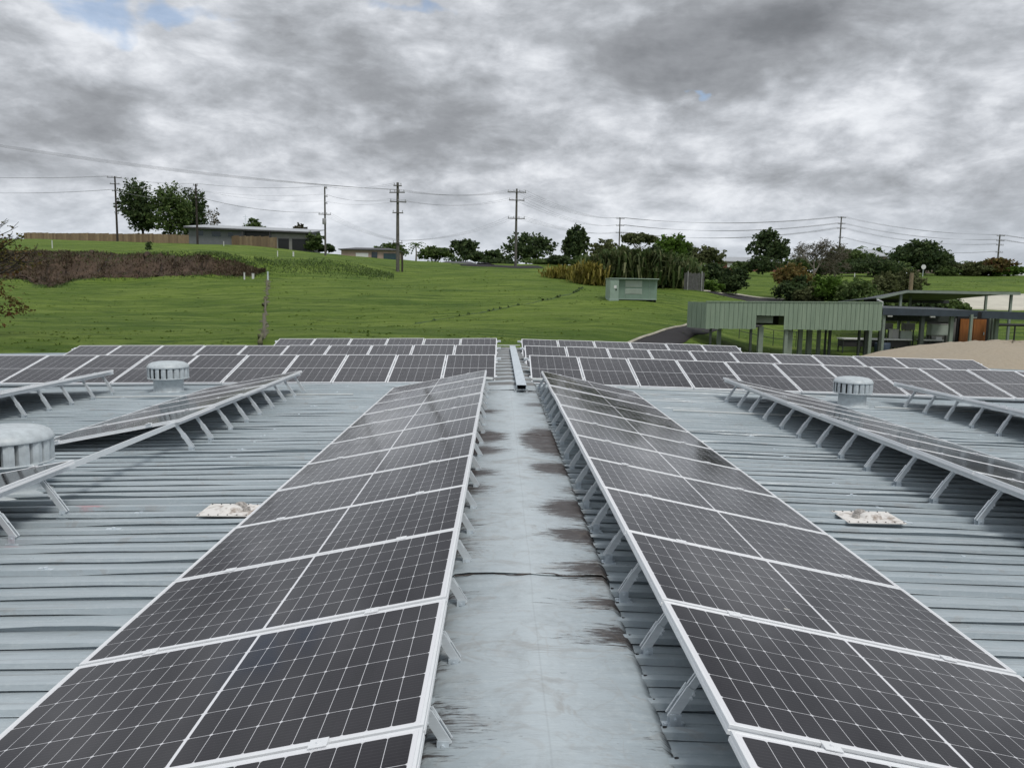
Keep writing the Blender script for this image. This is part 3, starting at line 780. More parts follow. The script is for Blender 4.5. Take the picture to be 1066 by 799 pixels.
tree(340,254,18,155,'dark','low dark tree between the grey house and the pink house',.1,nb=6,nleaf=800,leafs=.35,group=TG)
tree(408,252,30,190,'mid','broad tree behind the pink house',.15,nb=9,nleaf=1400,leafs=.4,group=TG)
tree(453,257,38,190,'mid','wide low tree on the crest right of the palm',.12,nb=10,nleaf=1600,leafs=.4,group=TG)
tree(485,250,32,170,'dark','dark ragged tree behind the low grey gable roof',.15,nb=9,nleaf=1500,leafs=.4,group=TG)
tree(506,259,34,165,'dark','dense dark tree sloping down beside the crest road',.05,nb=8,nleaf=1500,leafs=.4,group=TG)
tree(524,267,22,165,'dark','small dark tree at the end of the crest road',.05,nb=6,nleaf=800,leafs=.4,group=TG)
tree(548,241,54,135,'dark','open spreading dark tree just behind the tall crossarm pole',.15,nb=13,nleaf=2000,leafs=.34,group=TG)
tree(600,236,26,118,'dark','tall narrow dark tree left of the tall cane clump',.12,nb=11,nleaf=2600,leafs=.30,shape='round',group=TG)
tree(630,246,34,150,'olive','loose grey green tree rising behind the cane clump at left',.2,nb=9,nleaf=900,leafs=.36,group=TG)
tree(666,242,34,150,'olive','umbrella shaped tree with bare pale limbs above the cane clump',.35,nb=9,nleaf=1300,leafs=.34,shape='umbrella',bark='pale',group=TG)
tree(698,242,34,125,'bright','round bright green tree above the right end of the cane clump',.15,nb=11,nleaf=2600,leafs=.30,group=TG)
tree(719,251,20,135,'mid','small round tree right of the bright green one',.15,nb=7,nleaf=1100,leafs=.32,group=TG)
tree(738,257,34,130,'olive','broad brownish green tree near the brick house',.15,nb=9,nleaf=1500,leafs=.32,group=TG)
tree(801,238,38,150,'dark','tall dark tree with sky gaps standing alone behind the brick house',.12,nb=11,nleaf=2300,leafs=.36,group=TG)
tree(884,256,44,145,'mid','rounded green tree behind the leafless twiggy tree',.1,nb=9,nleaf=1500,leafs=.36,group=TG)
tree(915,257,22,170,'mid','treetop beside the grey hipped roof',.2,nb=7,nleaf=800,leafs=.4,group=TG)
tree(955,249,62,128,'dark','large dark conical tree right of the grey hipped roof',.06,nb=16,nleaf=4200,leafs=.34,shape='cone',group=TG)
tree(979,263,30,135,'dark','dark smaller tree leaning out right of the large dark tree',.06,nb=8,nleaf=1300,leafs=.34,group=TG)
tree(1062,275,22,150,'mid','green tree at the far right photo edge',.1,nb=7,nleaf=900,leafs=.36,group=TG)
SG='shrubs on the hillside'
shrub(582,265,24,112,'dark','dark clipped shrub at the foot of the tall narrow tree, left one',group=SG)
shrub(608,265,28,108,'mid','green shrub between the tall narrow tree and the yellow croton',group=SG)
shrub(578,270,60,120,'mid','long low hedge behind the crest near the crossarm pole',nleaf=1600,group=SG)
shrub(712,262,40,86,'mid','tall leafy shrub at the right end of the cane clump',nleaf=2600,leafs=.26,nb=12,group=SG)
shrub(697,280,36,83,'dark','dark undergrowth beneath the cane clump behind the green cabinet',nleaf=1600,group=SG)
shrub(763,277,32,84,'dark','rounded dark shrub on the grass below the brick house',nleaf=2200,nb=10,group=SG)
shrub(742,293,24,82,'bright','low bright shrub beside the dark timber screen',nleaf=700,group=SG)
shrub(797,266,36,115,'dark','dark hedge in front of the brick house',nleaf=1700,group=SG)
shrub(826,273,40,84,'orange','shrub with rusty orange tips beyond the green screen wall',nleaf=2200,nb=10,group=SG)
shrub(826,287,36,82.5,'dark','dark lower shrub beneath the rusty orange tipped one',nleaf=1500,group=SG)
shrub(866,285,40,78,'bright','yellowish green shrub beyond the middle of the green screen wall',nleaf=2200,nb=10,group=SG)
shrub(893,290,44,76,'mid','mid green shrub beyond the right end of the green screen wall',nleaf=2200,nb=10,group=SG)
shrub(845,296,30,79,'olive','greyish shrub between the orange tipped and yellowish shrubs',nleaf=1300,group=SG)
shrub(918,284,40,80,'olive','olive shrub left of the brown stump post',nleaf=1500,group=SG)
shrub(905,267,56,118,'dark','long dark hedge below the grey hipped roof',nleaf=2600,nb=12,group=SG)
shrub(946,279,34,82,'olive','brownish shrub around the brown stump post',nleaf=1300,group=SG)
shrub(925,304,40,66,'mid','shrub seen under the raised dark roof at its left',nleaf=1400,group=SG)
shrub(960,307,36,66,'dark','dark shrub seen through the gap between the two shelter roofs',nleaf=1300,group=SG)
shrub(990,308,34,66,'mid','spiky green shrub under the raised dark roof at its middle',nleaf=1200,group=SG)
shrub(1030,269,50,128,'red','reddish banana and croton clump on the right hand rise',nleaf=2200,nb=11,leafs=.36,group=SG)
shrub(1012,272,36,126,'olive','low olive clump left of the reddish banana plants',nleaf=1300,leafs=.3,group=SG)
shrub(1052,277,34,126,'bright','yellow green clump at the right end of the banana plants',nleaf=1200,leafs=.3,group=SG)

for (px,pt,wd_,D_,kd,lb) in ((632,262,34,92,'mid','leafy shrub rising at the left shoulder of the cane clump'),(655,254,34,94,'mid','green treetop just behind the middle of the cane clump'),(682,256,36,92,'dark','dark green mass behind the right half of the cane clump'),
  (722,272,30,88,'mid','shrub standing over the dark timber screen'),(745,274,30,95,'dark','shrub between the timber screen and the brick house'),(776,272,26,120,'mid','bush by the left wall of the brick house'),
  (835,268,36,120,'mid','green bush behind the leafless grey tree'),(863,268,36,118,'dark','dark bush under the leafless grey trees'),(930,272,34,120,'mid','bush joining the dark hedge to the large dark tree'),
  (985,278,30,125,'mid','low bush before the small pinkish house'),(565,272,40,128,'mid','low bush right of the three crossarm pole'),(520,272,36,150,'dark','low dark bush at the crest left of the three crossarm pole')):
    shrub(px,pt,wd_,D_,kd,lb,nleaf=1700,leafs=.26,nb=10,group=SG)
# tall cane clump: upright arching blades in one uncountable stand
def blades(name,path,w_,h0,h1,nbl,kind,label,cat,lean=.35,bw=.10,group=None,kindtag=None):
    r=random.Random(len(path)*31+nbl); b=MB()
    x0,y0=path[0]; root_z=gz(x0,y0)
    for i in range(nbl):
        t=r.random()*(len(path)-1); k=int(t); f=t-k
        x=path[k][0]*(1-f)+path[min(k+1,len(path)-1)][0]*f+r.gauss(0,w_*.4); y=path[k][1]*(1-f)+path[min(k+1,len(path)-1)][1]*f+r.gauss(0,w_*.4)
        z=gz(x,y)
        env=.72+.28*math.sin(t/(len(path)-1)*math.pi)
        h=r.uniform(h0,h1)*env; a=r.uniform(0,6.28); ln=r.uniform(.05,lean)*h
        zs=z+r.random()**1.5*h*.6; hh=min(h-(zs-z),h*.55)
        dx,dy=math.cos(a),math.sin(a); px_,py_=-dy*bw/2,dx*bw/2
        p0=Vector((x,y,zs)); p1=p0+Vector((dx*ln*.35,dy*ln*.35,hh*.7)); p2=p0+Vector((dx*ln,dy*ln,hh*(.95-.5*ln/h)))
        q=Vector((px_,py_,0))
        b.quad(p0-q*.6,p0+q*.6,p1+q,p1-q); b.tri(p1-q,p1+q,p2)
    o=b.build(name,LM[kind]); tag(o,label,cat,group,kindtag); return o
pc=[at(x,y,D) for x,y,D in ((626,300,84),(650,300,84),(680,300,83),(706,300,84))]
blades('cane_clump',[(p.x,p.y) for p in pc],3.0,2.6,4.6,6400,'cane','tall cane like grass clump standing behind the green cabinet','plant',bw=.24,lean=.7)
pc=[at(x,y,D) for x,y,D in ((572,300,88),(600,300,86),(612,300,83))]
blades('croton_bush',[(p.x,p.y) for p in pc],1.5,1.0,2.0,1300,'yellow','low yellow leaved bush trailing left from the cane clump','plant',lean=.7,bw=.16)
pc=[at(x,y,D) for x,y,D in ((606,300,82),(622,300,81))]
blades('croton_bush',[(p.x,p.y) for p in pc],1.5,1.4,2.9,1300,'yellow','tall yellow leaved bush left of the green cabinet','plant',lean=.6,bw=.18)
# dry scrub on the bank
r=random.Random(3); b=MB()
N=12000; tt=np.array([r.random() for _ in range(N)])*(len(top)-1); 
pts=[]
for t in tt:
    k=min(int(t),len(top)-2); f=t-k; s=r.uniform(-.06,1.0)
    a=(top[k][0]*(1-f)+top[k+1][0]*f, top[k][1]*(1-f)+top[k+1][1]*f); c=(bot[k][0]*(1-f)+bot[k+1][0]*f, bot[k][1]*(1-f)+bot[k+1][1]*f)
    pts.append((a[0]+(c[0]-a[0])*s,a[1]+(c[1]-a[1])*s))
zz=terr(pts)
for (x,y),z in zip(pts,zz):
    h=r.uniform(.05,.24)*(1.5 if math.sin(x*1.3)*math.sin(y*.9+x*.4)>.2 else .8); a=r.uniform(0,6.28); l=r.uniform(.3,1.6)*h
    q=Vector((-math.sin(a),math.cos(a),0))*r.uniform(.015,.06); p0=Vector((x,y,float(z)+.05)); p1=p0+Vector((math.cos(a)*l,math.sin(a)*l,h))
    b.quad(p0-q,p0+q,p1+q*.5,p1-q*.5)
tag(b.build('dry_scrub',LM['dry']),'dry brown scrub and dead grass covering the earth bank','scrub',None,'stuff')
# grass tufts over the field
r=random.Random(8); b=MB(); pts=[]
while len(pts)<5000:
    D=27+85*r.random()**1.15; px=r.uniform(-60,1120); d=ray(px,300); x=d.x/d.y*D
    if px>620 and D<42: continue
    pts.append((x,D))
zz=terr(pts)
for (x,y),z in zip(pts,zz):
    cl=math.sin(x*.55+math.sin(y*.3)*2)*math.sin(y*.8+math.cos(x*.4)*1.5)
    if cl<-.1 and r.random()<.7: continue
    h=r.uniform(.03,.08)*(1.4 if cl>.4 else .8)
    for k in range(3):
        a=r.uniform(0,6.28); q=Vector((-math.sin(a),math.cos(a),0))*r.uniform(.05,.13); p0=Vector((x+r.gauss(0,.12),y+r.gauss(0,.12),float(z)-.02)); p1=p0+Vector((math.cos(a)*.08,math.sin(a)*.08,h))
        b.tri(p0-q,p0+q,p1)
tag(b.build('grass',LM['blade']),'short tufts of green grass on the open field','grass',None,'stuff')
# greener long grass on the crest lip and the shaded step below the houses
b=MB(); pts=[]
lip=[(-60,262.5),(0,263),(75,264),(150,265.5),(225,267.5),(262,270),(300,276),(340,278),(380,280),(410,281)]
for i in range(3500):
    k=r.random()*(len(bot)-1); f=k-int(k); k=int(k); P_=bot if r.random()<.7 else top
    pts.append((P_[k][0]*(1-f)+P_[k+1][0]*f+r.gauss(0,.5),P_[k][1]*(1-f)+P_[k+1][1]*f+r.gauss(0,.45)))
for i in range(9000):
    t=r.random()*(len(lip)-1); k=int(t); f=t-k; px=lip[k][0]*(1-f)+lip[k+1][0]*f
    D=86.5+r.gauss(0,1.0) if px<265 else 88.5+r.gauss(0,2.2)
    d=ray(px,280); pts.append((d.x/d.y*D,D))
zz=terr(pts)
for (x,y),z in zip(pts,zz):
    h=r.uniform(.08,.26); a=r.uniform(0,6.28); q=Vector((-math.sin(a),math.cos(a),0))*.06; p0=Vector((x,y,float(z)-.02)); p1=p0+Vector((math.cos(a)*h*.5,math.sin(a)*h*.5,h)); b.tri(p0-q,p0+q,p1)
tag(b.build('long_grass',LM['mid']),'long dark green grass along the lip of the bank','grass',None,'stuff')

# far off line of bush beyond the crest
r=random.Random(77); b=MB()
for px in np.arange(325,1110,2.6):
    D=r.uniform(205,250); p=at(px,300,D); z=gz(p.x,D)-.5; hh=r.uniform(1.2,4.6)*(.6+.4*math.sin(px*.05)*math.sin(px*.021+1))
    for i in range(60):
        leaf(b,Vector((p.x+r.gauss(0,1.1),D+r.gauss(0,1.2),z+r.random()**.7*hh)),.55*r.uniform(.6,1.3),r)
tag(b.build('distant_bush',LM['dark']),'far off line of dark bush along the horizon','trees',None,'stuff')
# palm trees
def palm(px,py_top,D,label,nf=16,fl=2.6,group='palms on the skyline'):
    top=at(px,py_top,D); z0=gz(top.x,D); H=top.z-z0-fl*.45; r=random.Random(px)
    root=empty('palm_tree',(top.x,D,z0)); tag(root,label,'palm',group)
    b=MB(); b.tube([(0,0,-.2),(.1,0,H*.5),(0,0,H)],[.22,.17,.13],7); b.build('trunk',BK['pale'],root)
    b=MB()
    for i in range(nf):
        a=6.283*i/nf+r.uniform(-.2,.2); el=r.uniform(-.2,1.2); L=fl*r.uniform(.8,1.1)
        P=[]; 
        for j in range(7):
            t=j/6; P.append(Vector((math.cos(a)*L*t*math.cos(el*(1-t*.3)),math.sin(a)*L*t*math.cos(el*(1-t*.3)),H+L*(math.sin(el)*t-.75*t*t))))
        for j in range(6):
            for s in (-1,1):
                side=Vector((-math.sin(a),math.cos(a),-.5))*s*.45*(1-abs(j/6-.4)) if s>0 else Vector((math.sin(a),-math.cos(a),-.5))*.45*(1-abs(j/6-.4))
                b.tri(P[j],P[j+1],P[j].lerp(P[j+1],.7)+side)
    b.build('crown',LM['mid'],root)
palm(433,249,185,'palm tree on the crest right of the pink house',fl=3.2)
palm(895,254,170,'thin palm just left of the grey hipped roof',fl=2.6)
palm(1010,269,135,'short palm poking out of the reddish banana clump',fl=2.6)

# leafless twiggy tree on the right
def twig_tree(x,D,z0,H,w,label,leafy=0,seed=1,bark='pale',depth=6,kind='sparse',name='bare_tree',lean=0,tw=.05):
    r=random.Random(seed); root=empty(name,(x,D,z0)); tag(root,label,'tree'); b=MB(); lv=MB()
    def grow(p,d,L,rad,n):
        e=p+d*L; b.tube([p,e],[rad,rad*.65],4 if n<4 else 6,cap=False)
        if n<=2 and leafy:
            for _ in range(leafy): leaf(lv,p.lerp(e,r.random())+Vector((r.gauss(0,.06),r.gauss(0,.06),r.gauss(0,.06))),tw*r.uniform(.6,1.4),r)
        if n==0: return
        for k in range(3 if n>1 else 2):
            nd=(d+Vector((r.gauss(0,.55)*w+lean*.1,r.gauss(0,.5),r.gauss(.05,.35)))).normalized()
            grow(e if k<2 else p.lerp(e,.6),nd,L*r.uniform(.66,.86),rad*.62,n-1)
    grow(Vector((0,0,-.1)),Vector((lean*.2,0,1)).normalized(),H*.22,H*.022,depth)
    b.build('trunk',BK[bark],root)
    if leafy: lv.build('crown',LM[kind],root)
    return root
p=at(846,300,100); twig_tree(p.x,100,gz(p.x,100)-.2,8.6,1.6,'leafless grey tree of tangled twigs beyond the green screen wall',1,4,depth=7,tw=.10)
p=at(868,300,98); twig_tree(p.x,98,gz(p.x,98)-.2,7.0,1.5,'smaller leafless grey tree right of the big twiggy one',1,9,depth=7,tw=.10)
# near sparse tree entering at the left photo edge
p=at(-75,300,33); twig_tree(p.x,33,gz(p.x,33)-.2,9.4,.9,'sparse dark leaved tree reaching in at the left photo edge',2,21,bark='dark',depth=6,lean=.9,tw=.10,kind='red')
shrub(2,286,46,40,'red','reddish green shrub low at the left photo edge',nleaf=380,leafs=.11,nb=8,density=.8,group=SG)
# sapling
p=ground(155,264); 
b=MB(); rr2=random.Random(2)
for i in range(120): leaf(b,Vector((rr2.gauss(0,.16),rr2.gauss(0,.16),.35+rr2.random()*.9)),.16,rr2)
o=b.build('sapling',LM['dark']); o.location=p; tag(o,'small dark sapling alone on the grass below the timber fence','sapling')

# ------------------------------------------------------------------ houses, fences
def on(px,D,dz=0):
    d=ray(px,300); x=d.x/d.y*D; return Vector((x,D,gz(x,D)+dz))
M['timber']=None
m=NT('paling_timber'); q=m.xyz(m.coord()); wn=m.n('ShaderNodeTexWhiteNoise',noise_dimensions='1D'); m.put(wn.inputs['W'],m.math('FLOOR',m.math('MULTIPLY',q[0],1.6)))
c=m.mix(wn.outputs['Value'],(.20,.13,.075),(.36,.26,.155)); c=m.mix(m.math('MULTIPLY',m.mapr(m.noise(m.coord(),2.0,4,.6),.4,.7),.5),c,(.14,.11,.08)); M['timber']=m.base(c,.85)
# timber fence on the crest, stepped panels
pts=[(28,198),(60,190),(95,183),(130,176),(170,168),(210,159),(250,148),(289,135.5)]
fw=[on(px,D) for px,D in pts]
o0=fw[0]; fr=empty('timber_fence',o0); tag(fr,'long pale timber paling fence along the top of the hill','fence')
segs=[]
for i in range(len(fw)-1):
    n_=5
    for k in range(n_): segs.append((fw[i].lerp(fw[i+1],k/n_),fw[i].lerp(fw[i+1],(k+1)/n_)))
fz=random.Random(4)
b=MB()
for a,c in segs:
    a=a-o0; c=c-o0; za=gz(a.x+o0.x,a.y+o0.y)-o0.z; zc=gz(c.x+o0.x,c.y+o0.y)-o0.z
    L=(c-a).length; n_=max(2,int(L/.30)); tpz=(za+zc)/2+1.85+fz.uniform(-.04,.04)
    dirv=(c-a).normalized(); ang=math.atan2(dirv.y,dirv.x)
    for k in range(n_):
        t0=k/n_; p=a.lerp(c,t0); zb=za+(zc-za)*t0-.3
        Mx=Matrix.Translation((p.x,p.y,0))@Matrix.Rotation(ang,4,'Z'); b.box(0,L/n_-.015,0,.03,zb,tpz+fz.uniform(-.02,.02),0,Mx)
b.build('paling',M['timber'],fr)
b=MB()
for a,c in segs[::1]:
    a=a-o0; z=gz(a.x+o0.x,a.y+o0.y)-o0.z; b.box(a.x-.06,a.x+.06,a.y+.04,a.y+.16,z-.3,z+1.8)
b.build('post',M['timber'],fr)

colour=lambda n_,c,r_=.7,v=.12,s=1.5: simple(n_,c,r_,0,v,s)
M['greywall']=colour('grey_render',(.13,.14,.15)); M['greywall2']=colour('light_grey_render',(.22,.22,.21)); M['navy']=colour('navy_door',(.012,.014,.016),.5)
M['pale_roof']=colour('pale_roof_sheet',(.36,.38,.40),.4,.1); M['darkroof']=colour('dark_roof',(.055,.055,.06),.6,.2); M['pink']=colour('pink_render',(.36,.27,.23)); M['white']=colour('white_paint',(.62,.63,.63),.5,.06)
M['glass']=colour('window_glass',(.02,.035,.045),.12,.2); M['teal']=colour('teal_garage_glass',(.02,.05,.06),.25,.2); M['brick']=colour('brick_wall',(.21,.085,.06),.85,.25,4); M['fascia']=colour('pale_fascia',(.5,.5,.48),.5,.08)
def slab(b,pts,t,m=0):
    top=[Vector(p) for p in pts]; n_=len(b.v); b.hexa([p-Vector((0,0,t)) for p in top]+top,m)
# long grey house
h=on(258,150); base=gz(h.x+6,150); g=empty('grey_house',(h.x,150,base)); tag(g,'long low grey house with shallow pale roof and two navy garage doors','house')
kx=FPX/150
def X(px): return at(px,260,150).x-h.x
xL,xR=X(197),X(322); zE=at(322,242,150).z-base; zL=at(197,236.5,150).z-base; 
b=MB(); b.hexa([(xL,0,-1.5),(xR,0,-1.5),(xR,9,-1.5),(xL,9,-1.5),(xL,0,zL-.2),(xR,0,zE-.2),(xR,9,zE+.9),(xL,9,zL+.9)]); b.build('wall',M['greywall'],g)
b=MB(); b.box(X(283),xR+.02,-.06,-.002,-.3,zE-.35); b.build('garage_wall',M['greywall2'],g)
b=MB(); slab(b,[(xL-.6,-.9,zL+.12),(xR+.8,-.9,zE+.08),(xR+.8,9.5,zE+1.3),(xL-.6,9.5,zL+1.3)],.16); b.build('roof',M['pale_roof'],g)
b=MB(); b.hexa([(xL-.6,-.95,zL-.22),(xR+.8,-.95,zE-.26),(xR+.8,-.905,zE-.26),(xL-.6,-.905,zL-.22),(xL-.6,-.95,zL+.04),(xR+.8,-.95,zE+.0),(xR+.8,-.905,zE+.0),(xL-.6,-.905,zL+.04)]); b.build('fascia',M['darkroof'],g)
dz0,dz1=-.2,at(300,248.5,150).z-base
for a,c in ((290,301),(304.5,320)):
    b=MB(); b.box(X(a),X(c),-.16,-.065,dz0,dz1); 
    for k in range(5): b.box(X(a)+.05,X(c)-.05,-.175,-.165,dz0+.1+k*(dz1-dz0)/5,dz0+(k+.9)*(dz1-dz0)/5)
    b.build('garage_door',M['navy'],g)
for a,c,t_,u_ in ((221,230,241,246),(238,243,242,246),(205,212,240,245)):
    b=MB(); b.box(X(a),X(c),-.05,-.003,at(a,u_,150).z-base,at(a,t_,150).z-base); w_=b.build('window',M['glass'],g)
b=MB(); b.box(X(255),X(282),-.06,-.004,at(270,247,150).z-base,at(270,239.5,150).z-base); b.build('verandah_recess',M['navy'],g)
for a in (253.5,254.5,282.5):
    b=MB(); b.box(X(a)-.08,X(a)+.08,-.8,-.64,-.3,zE-.1); b.build('post',M['darkroof'],g)
b=MB(); b.tube([(X(251),3,zL+.5),(X(251),3,zL+2.8)],.04,5); b.tube([(X(251)-.5,3,zL+2.4),(X(251)+.5,3,zL+2.4)],.03,5); b.tube([(X(251)-.3,3,zL+2.0),(X(251)+.3,3,zL+2.0)],.03,5); b.build('aerial',M['galv'],g)

def gable_house(px0,px1,py_e,py_r,D,depth,wallm,roofm,label,wins=(),name='house',under=1.2):
    c=on((px0+px1)/2,D); x0=at(px0,270,D).x-c.x; x1=at(px1,270,D).x-c.x; ze=at((px0+px1)/2,py_e,D).z-c.z; zr_=at((px0+px1)/2,py_r,D).z-c.z
    g=empty(name,c); tag(g,label,'house')
    b=MB(); b.box(x0+.5,x1-.5,.5,depth-.5,-under,ze); b.build('wall',wallm,g)
    b=MB(); xm0=x0+(x1-x0)*.22; xm1=x1-(x1-x0)*.22; ym=depth/2
    P=[(x0,0,ze),(x1,0,ze),(x1,depth,ze),(x0,depth,ze),(xm0,ym,zr_),(xm1,ym,zr_)]
    n0=len(b.v); b.v+=[tuple(p) for p in P]+[(p[0],p[1],p[2]-.15) for p in P[:4]]
    for f in ((0,1,5,4),(1,2,5),(2,3,4,5),(3,0,4),(6,9,8,7),(0,6,7,1),(1,7,8,2),(2,8,9,3),(3,9,6,0)): b.f.append(tuple(n0+i for i in f)); b.m.append(0)
    b.build('roof',roofm,g)
    for (a,b_,t_,u_,mm,nm) in wins:
        bb=MB(); bb.box(at(a,270,D).x-c.x,at(b_,270,D).x-c.x,.40,.497,at(a,u_,D).z-c.z,at(a,t_,D).z-c.z); bb.build(nm,mm,g)
    return g
# pink house with white and teal garage doors
gable_house(352,415,259.5,256.5,150,9,M['pink'],M['darkroof'],'pink house with dark roof, one white and one dark glazed garage door',
  ((370,383,263,270.5,M['white'],'garage_door'),(386.5,392.5,262,272,M['glass'],'window'),(399,412,263.5,271.5,M['teal'],'garage_door')))
gable_house(452,500,275.5,271.2,150,8,M['greywall2'],M['darkroof'],'low dark hipped roof just showing over the crest, right of the palm')
gable_house(424,456,274.5,271.8,165,8,M['white'],M['white'],'low white building mostly hidden behind the crest')
gable_house(750,822,272,266.5,140,9,M['brick'],M['pale_roof'],'red brick house with pale roof among dark shrubs',((758,764,273.5,278,M['white'],'window'),(783,786,272,281,M['fascia'],'column'),(803,808,273,277,M['glass'],'window')))
gable_house(886,928,266,257.5,145,10,M['pink'],M['pale_roof'],'house with pale grey hipped roof above a dark hedge')
gable_house(972,1003,274,272.5,150,8,M['pink'],M['darkroof'],'small pinkish house beside the banana clump',((978,984,277,281,M['glass'],'window'),))
gable_house(1046,1076,286,282.8,138,5,M['greywall'],M['white'],'small white roofed shelter at the right photo edge')

# dark timber screen
c=on(724,80); g=empty('timber_screen',c); tag(g,'dark weathered timber screen standing among shrubs beside the cane clump','screen')
b=MB()
for i in range(14): b.box(-1.2+i*.15,-1.2+i*.15+.12,0,.03,-.2,1.75+.06*math.sin(i*2.1))
b.build('paling',colour('weathered_grey_timber',(.10,.10,.10),.9,.35,4),g)
for x in (-.9,.55):
    b=MB(); b.box(x,x+.1,-.1,0,-.2,1.95); b.build('post',colour('grey_post',(.25,.25,.25),.9,.2,4),g)
# wire mesh fence in the middle of the field, posts only near; white marker posts
def marker(px,py0,py1,label,mat='white',w=.09,name='marker_post'):
    p=ground(px,py0); D=p.y; ht=at(px,py1,D).z-p.z
    b=MB(); b.box(-w/2,w/2,-w/2,w/2,-.2,ht); b.box(-w*.62,w*.62,-w*.62,w*.62,ht,ht+.05)
    o=b.build(name,M[mat]); o.location=p; tag(o,label,'post'); return o
marker(54.5,258.5,250.5,'white marker post on the upper grass near the left photo edge')
marker(233,256,251.5,'short white post just below the timber fence')
marker(289,267,261.5,'white post below the right end of the timber fence')
marker(305.5,267,262,'thick white post below the navy garage doors',w=.16)
marker(254.5,291,284,'white peg at the right end of the brown bank',w=.12)
marker(263.5,290.5,285,'pale stubby peg beside the slender white peg on the bank end',w=.2)
marker(279,292,283,'grey post at the top of the drain line',mat='galv',w=.12)
marker(926.5,289,284,'white post in front of the dark hedge, beside the large dark tree')
marker(889.5,289,284.5,'white post in front of the dark hedge, toward the twiggy tree')
# low posts of the old fence running down the drain line
for i,(px,py,lb) in enumerate(((274.5,352,'weathered wooden fence post beside the drain line, nearest the roof'),(276,327,'weathered wooden fence post halfway up the drain line'),(277.8,303,'weathered wooden fence post in the upper part of the drain line'))):
    p=ground(px,py); b=MB(); b.tube([(0,0,-.2),(.03,0,.5),(.02,.01,1.05)],[.07,.06,.05],7); o=b.build('fence_post',BK['pale']); o.location=p; tag(o,lb,'post','old posts along the drain line')
# thick stump post and round sign
c=on(948,76); b=MB(); b.tube([(0,0,-.3),(0,0,at(948,284,76).z-c.z)],[.22,.18],8); o=b.build('stump_post',simple('stump',(.22,.17,.11),.9,0,.3,3)); o.location=c; tag(o,'thick brown stump post rising behind the raised dark roof','post')
c=on(959.5,118); hh=at(959.5,277.8,118).z-c.z; g=empty('round_sign',c); tag(g,'round pale sign on a pole in front of the large dark tree','sign')
b=MB(); b.tube([(0,0,-.2),(0,0,hh)],.05,6); b.build('pole',M['galv'],g)
b=MB(); b.tube([(0,-.06,hh),(0,-.09,hh)],.36,20); b.build('disc',M['white'],g)

# ------------------------------------------------------------------ green kiosk transformer
D=60; c=on(659,D); z0=at(659,314.5,D).z; c.z=z0; g=empty('electrical_cabinet',c,(0,0,.0)); tag(g,'green metal kiosk cabinet with louvred middle bay on the grass','cabinet')
M['kgreen']=simple('kiosk_green',(.17,.25,.20),.5,0,.10,2); M['kgreen2']=simple('kiosk_green_light',(.25,.33,.28),.5,0,.10,2); M['louvre']=simple('louvre_grey',(.40,.46,.41),.5,0,.10,2)
s=D/FPX; HH=23.5*s; x0,x1=-24.5*s,25*s; xa=-15.5*s; xb=-8*s; xc=9*s
b=MB(); b.box(xa+.01,x1,-.0,2.2,.22,HH); b.build('body',M['kgreen'],g,bevel=.02)
b=MB(); b.box(x0,xa,-.35,2.2,.0,HH-.02); b.box(x0-.05,xa+.02,-.40,2.2,-.25,.22); b.build('end_bay',M['kgreen2'],g,bevel=.02)
b=MB(); b.box(x0-.06,x1+.06,-.42,2.3,HH,HH+.07); b.build('lid',M['kgreen2'],g,bevel=.015)
b=MB(); b.box(xa+.03,x1-.02,.15,2.1,-.4,.22); b.build('plinth',M['dark'],g)
b=MB(); b.box(xa+.03,x1,-.04,.0,.20,.28); b.build('skirt_rail',M['kgreen2'],g)
for (t0,t1,mm) in ((.66,.95,'louvre'),(.36,.60,'louvre')):
    b=MB(); b.box(xb,xc,-.03,-.003,HH*t0,HH*t1)
    for k in range(7): zz_=HH*(t0+(t1-t0)*(k+.5)/7); b.box(xb+.05,xc-.05,-.055,-.03,zz_-.012,zz_+.012)
    b.build('louvre_panel',M[mm],g)
b=MB(); b.box(xb,xc,-.03,-.003,HH*.12,HH*.34); b.build('door',M['kgreen'],g)
b=MB(); b.box(x0+.3,x0+.5,-.365,-.352,HH*.6,HH*.72); b.build('label_plate',M['white'],g)
b=MB(); b.box(x0+.42,x0+.52,-.37,-.352,HH*.5,HH*.57); b.build('handle',M['dark'],g)
for xx in (xb-.04,xc+.04,17*s):
    b=MB(); b.box(xx-.012,xx+.012,-.02,-.002,.3,HH-.04); b.build('seam_strip',M['kgreen2'],g)

# ------------------------------------------------------------------ green elevated screen structure
D=42; c=on(820,D); g=empty('raised_green_shed',(c.x,D,0)); tag(g,'raised green ribbed metal shed on posts beside the driveway','shed')
M['green']=None
m=NT('pale_green_sheet'); q=m.xyz(m.coord()); f=m.mapr(m.noise(m.scale(m.coord(),6,1,.5),1.0,5,.6),.35,.7); M['green']=m.base(m.mix(f,(.175,.235,.175),(.25,.32,.24)),.5)
M['greendk']=simple('dark_green_paint',(.035,.045,.038),.7); M['gpost']=simple('green_grey_post',(.20,.24,.20),.7,0,.15,2)  # plain dark green for the shed roof, slim posts and rails
def xx(px): return at(px,330,D).x-c.x
zt0=at(735,314.3,D).z; zt1=at(918,315.2,D).z; zb0=at(735,342,D).z; zb1=at(918,344,D).z; zn=at(800,328.5,D).z
def ribwall(b,xa,xb,za,zb,zta,ztb,step=.235):
    n_=max(1,int((xb-xa)/step)); w_=(xb-xa)/n_
    for i in range(n_):
        x=xa+i*w_; t=(x-xa)/(xb-xa); tz=zta+(ztb-zta)*t; dz=rr.uniform(-.015,.015)
        b.box(x,x+w_-.022,-.012,.03,za+(zb-za)*t+dz,tz); b.box(x+w_-.021,x+w_-.001,.012,.03,za+(zb-za)*t+.01,tz-.003)
x0=xx(735); x1=xx(918); n0=xx(787.5); n1=xx(816.5); tot=x1-x0
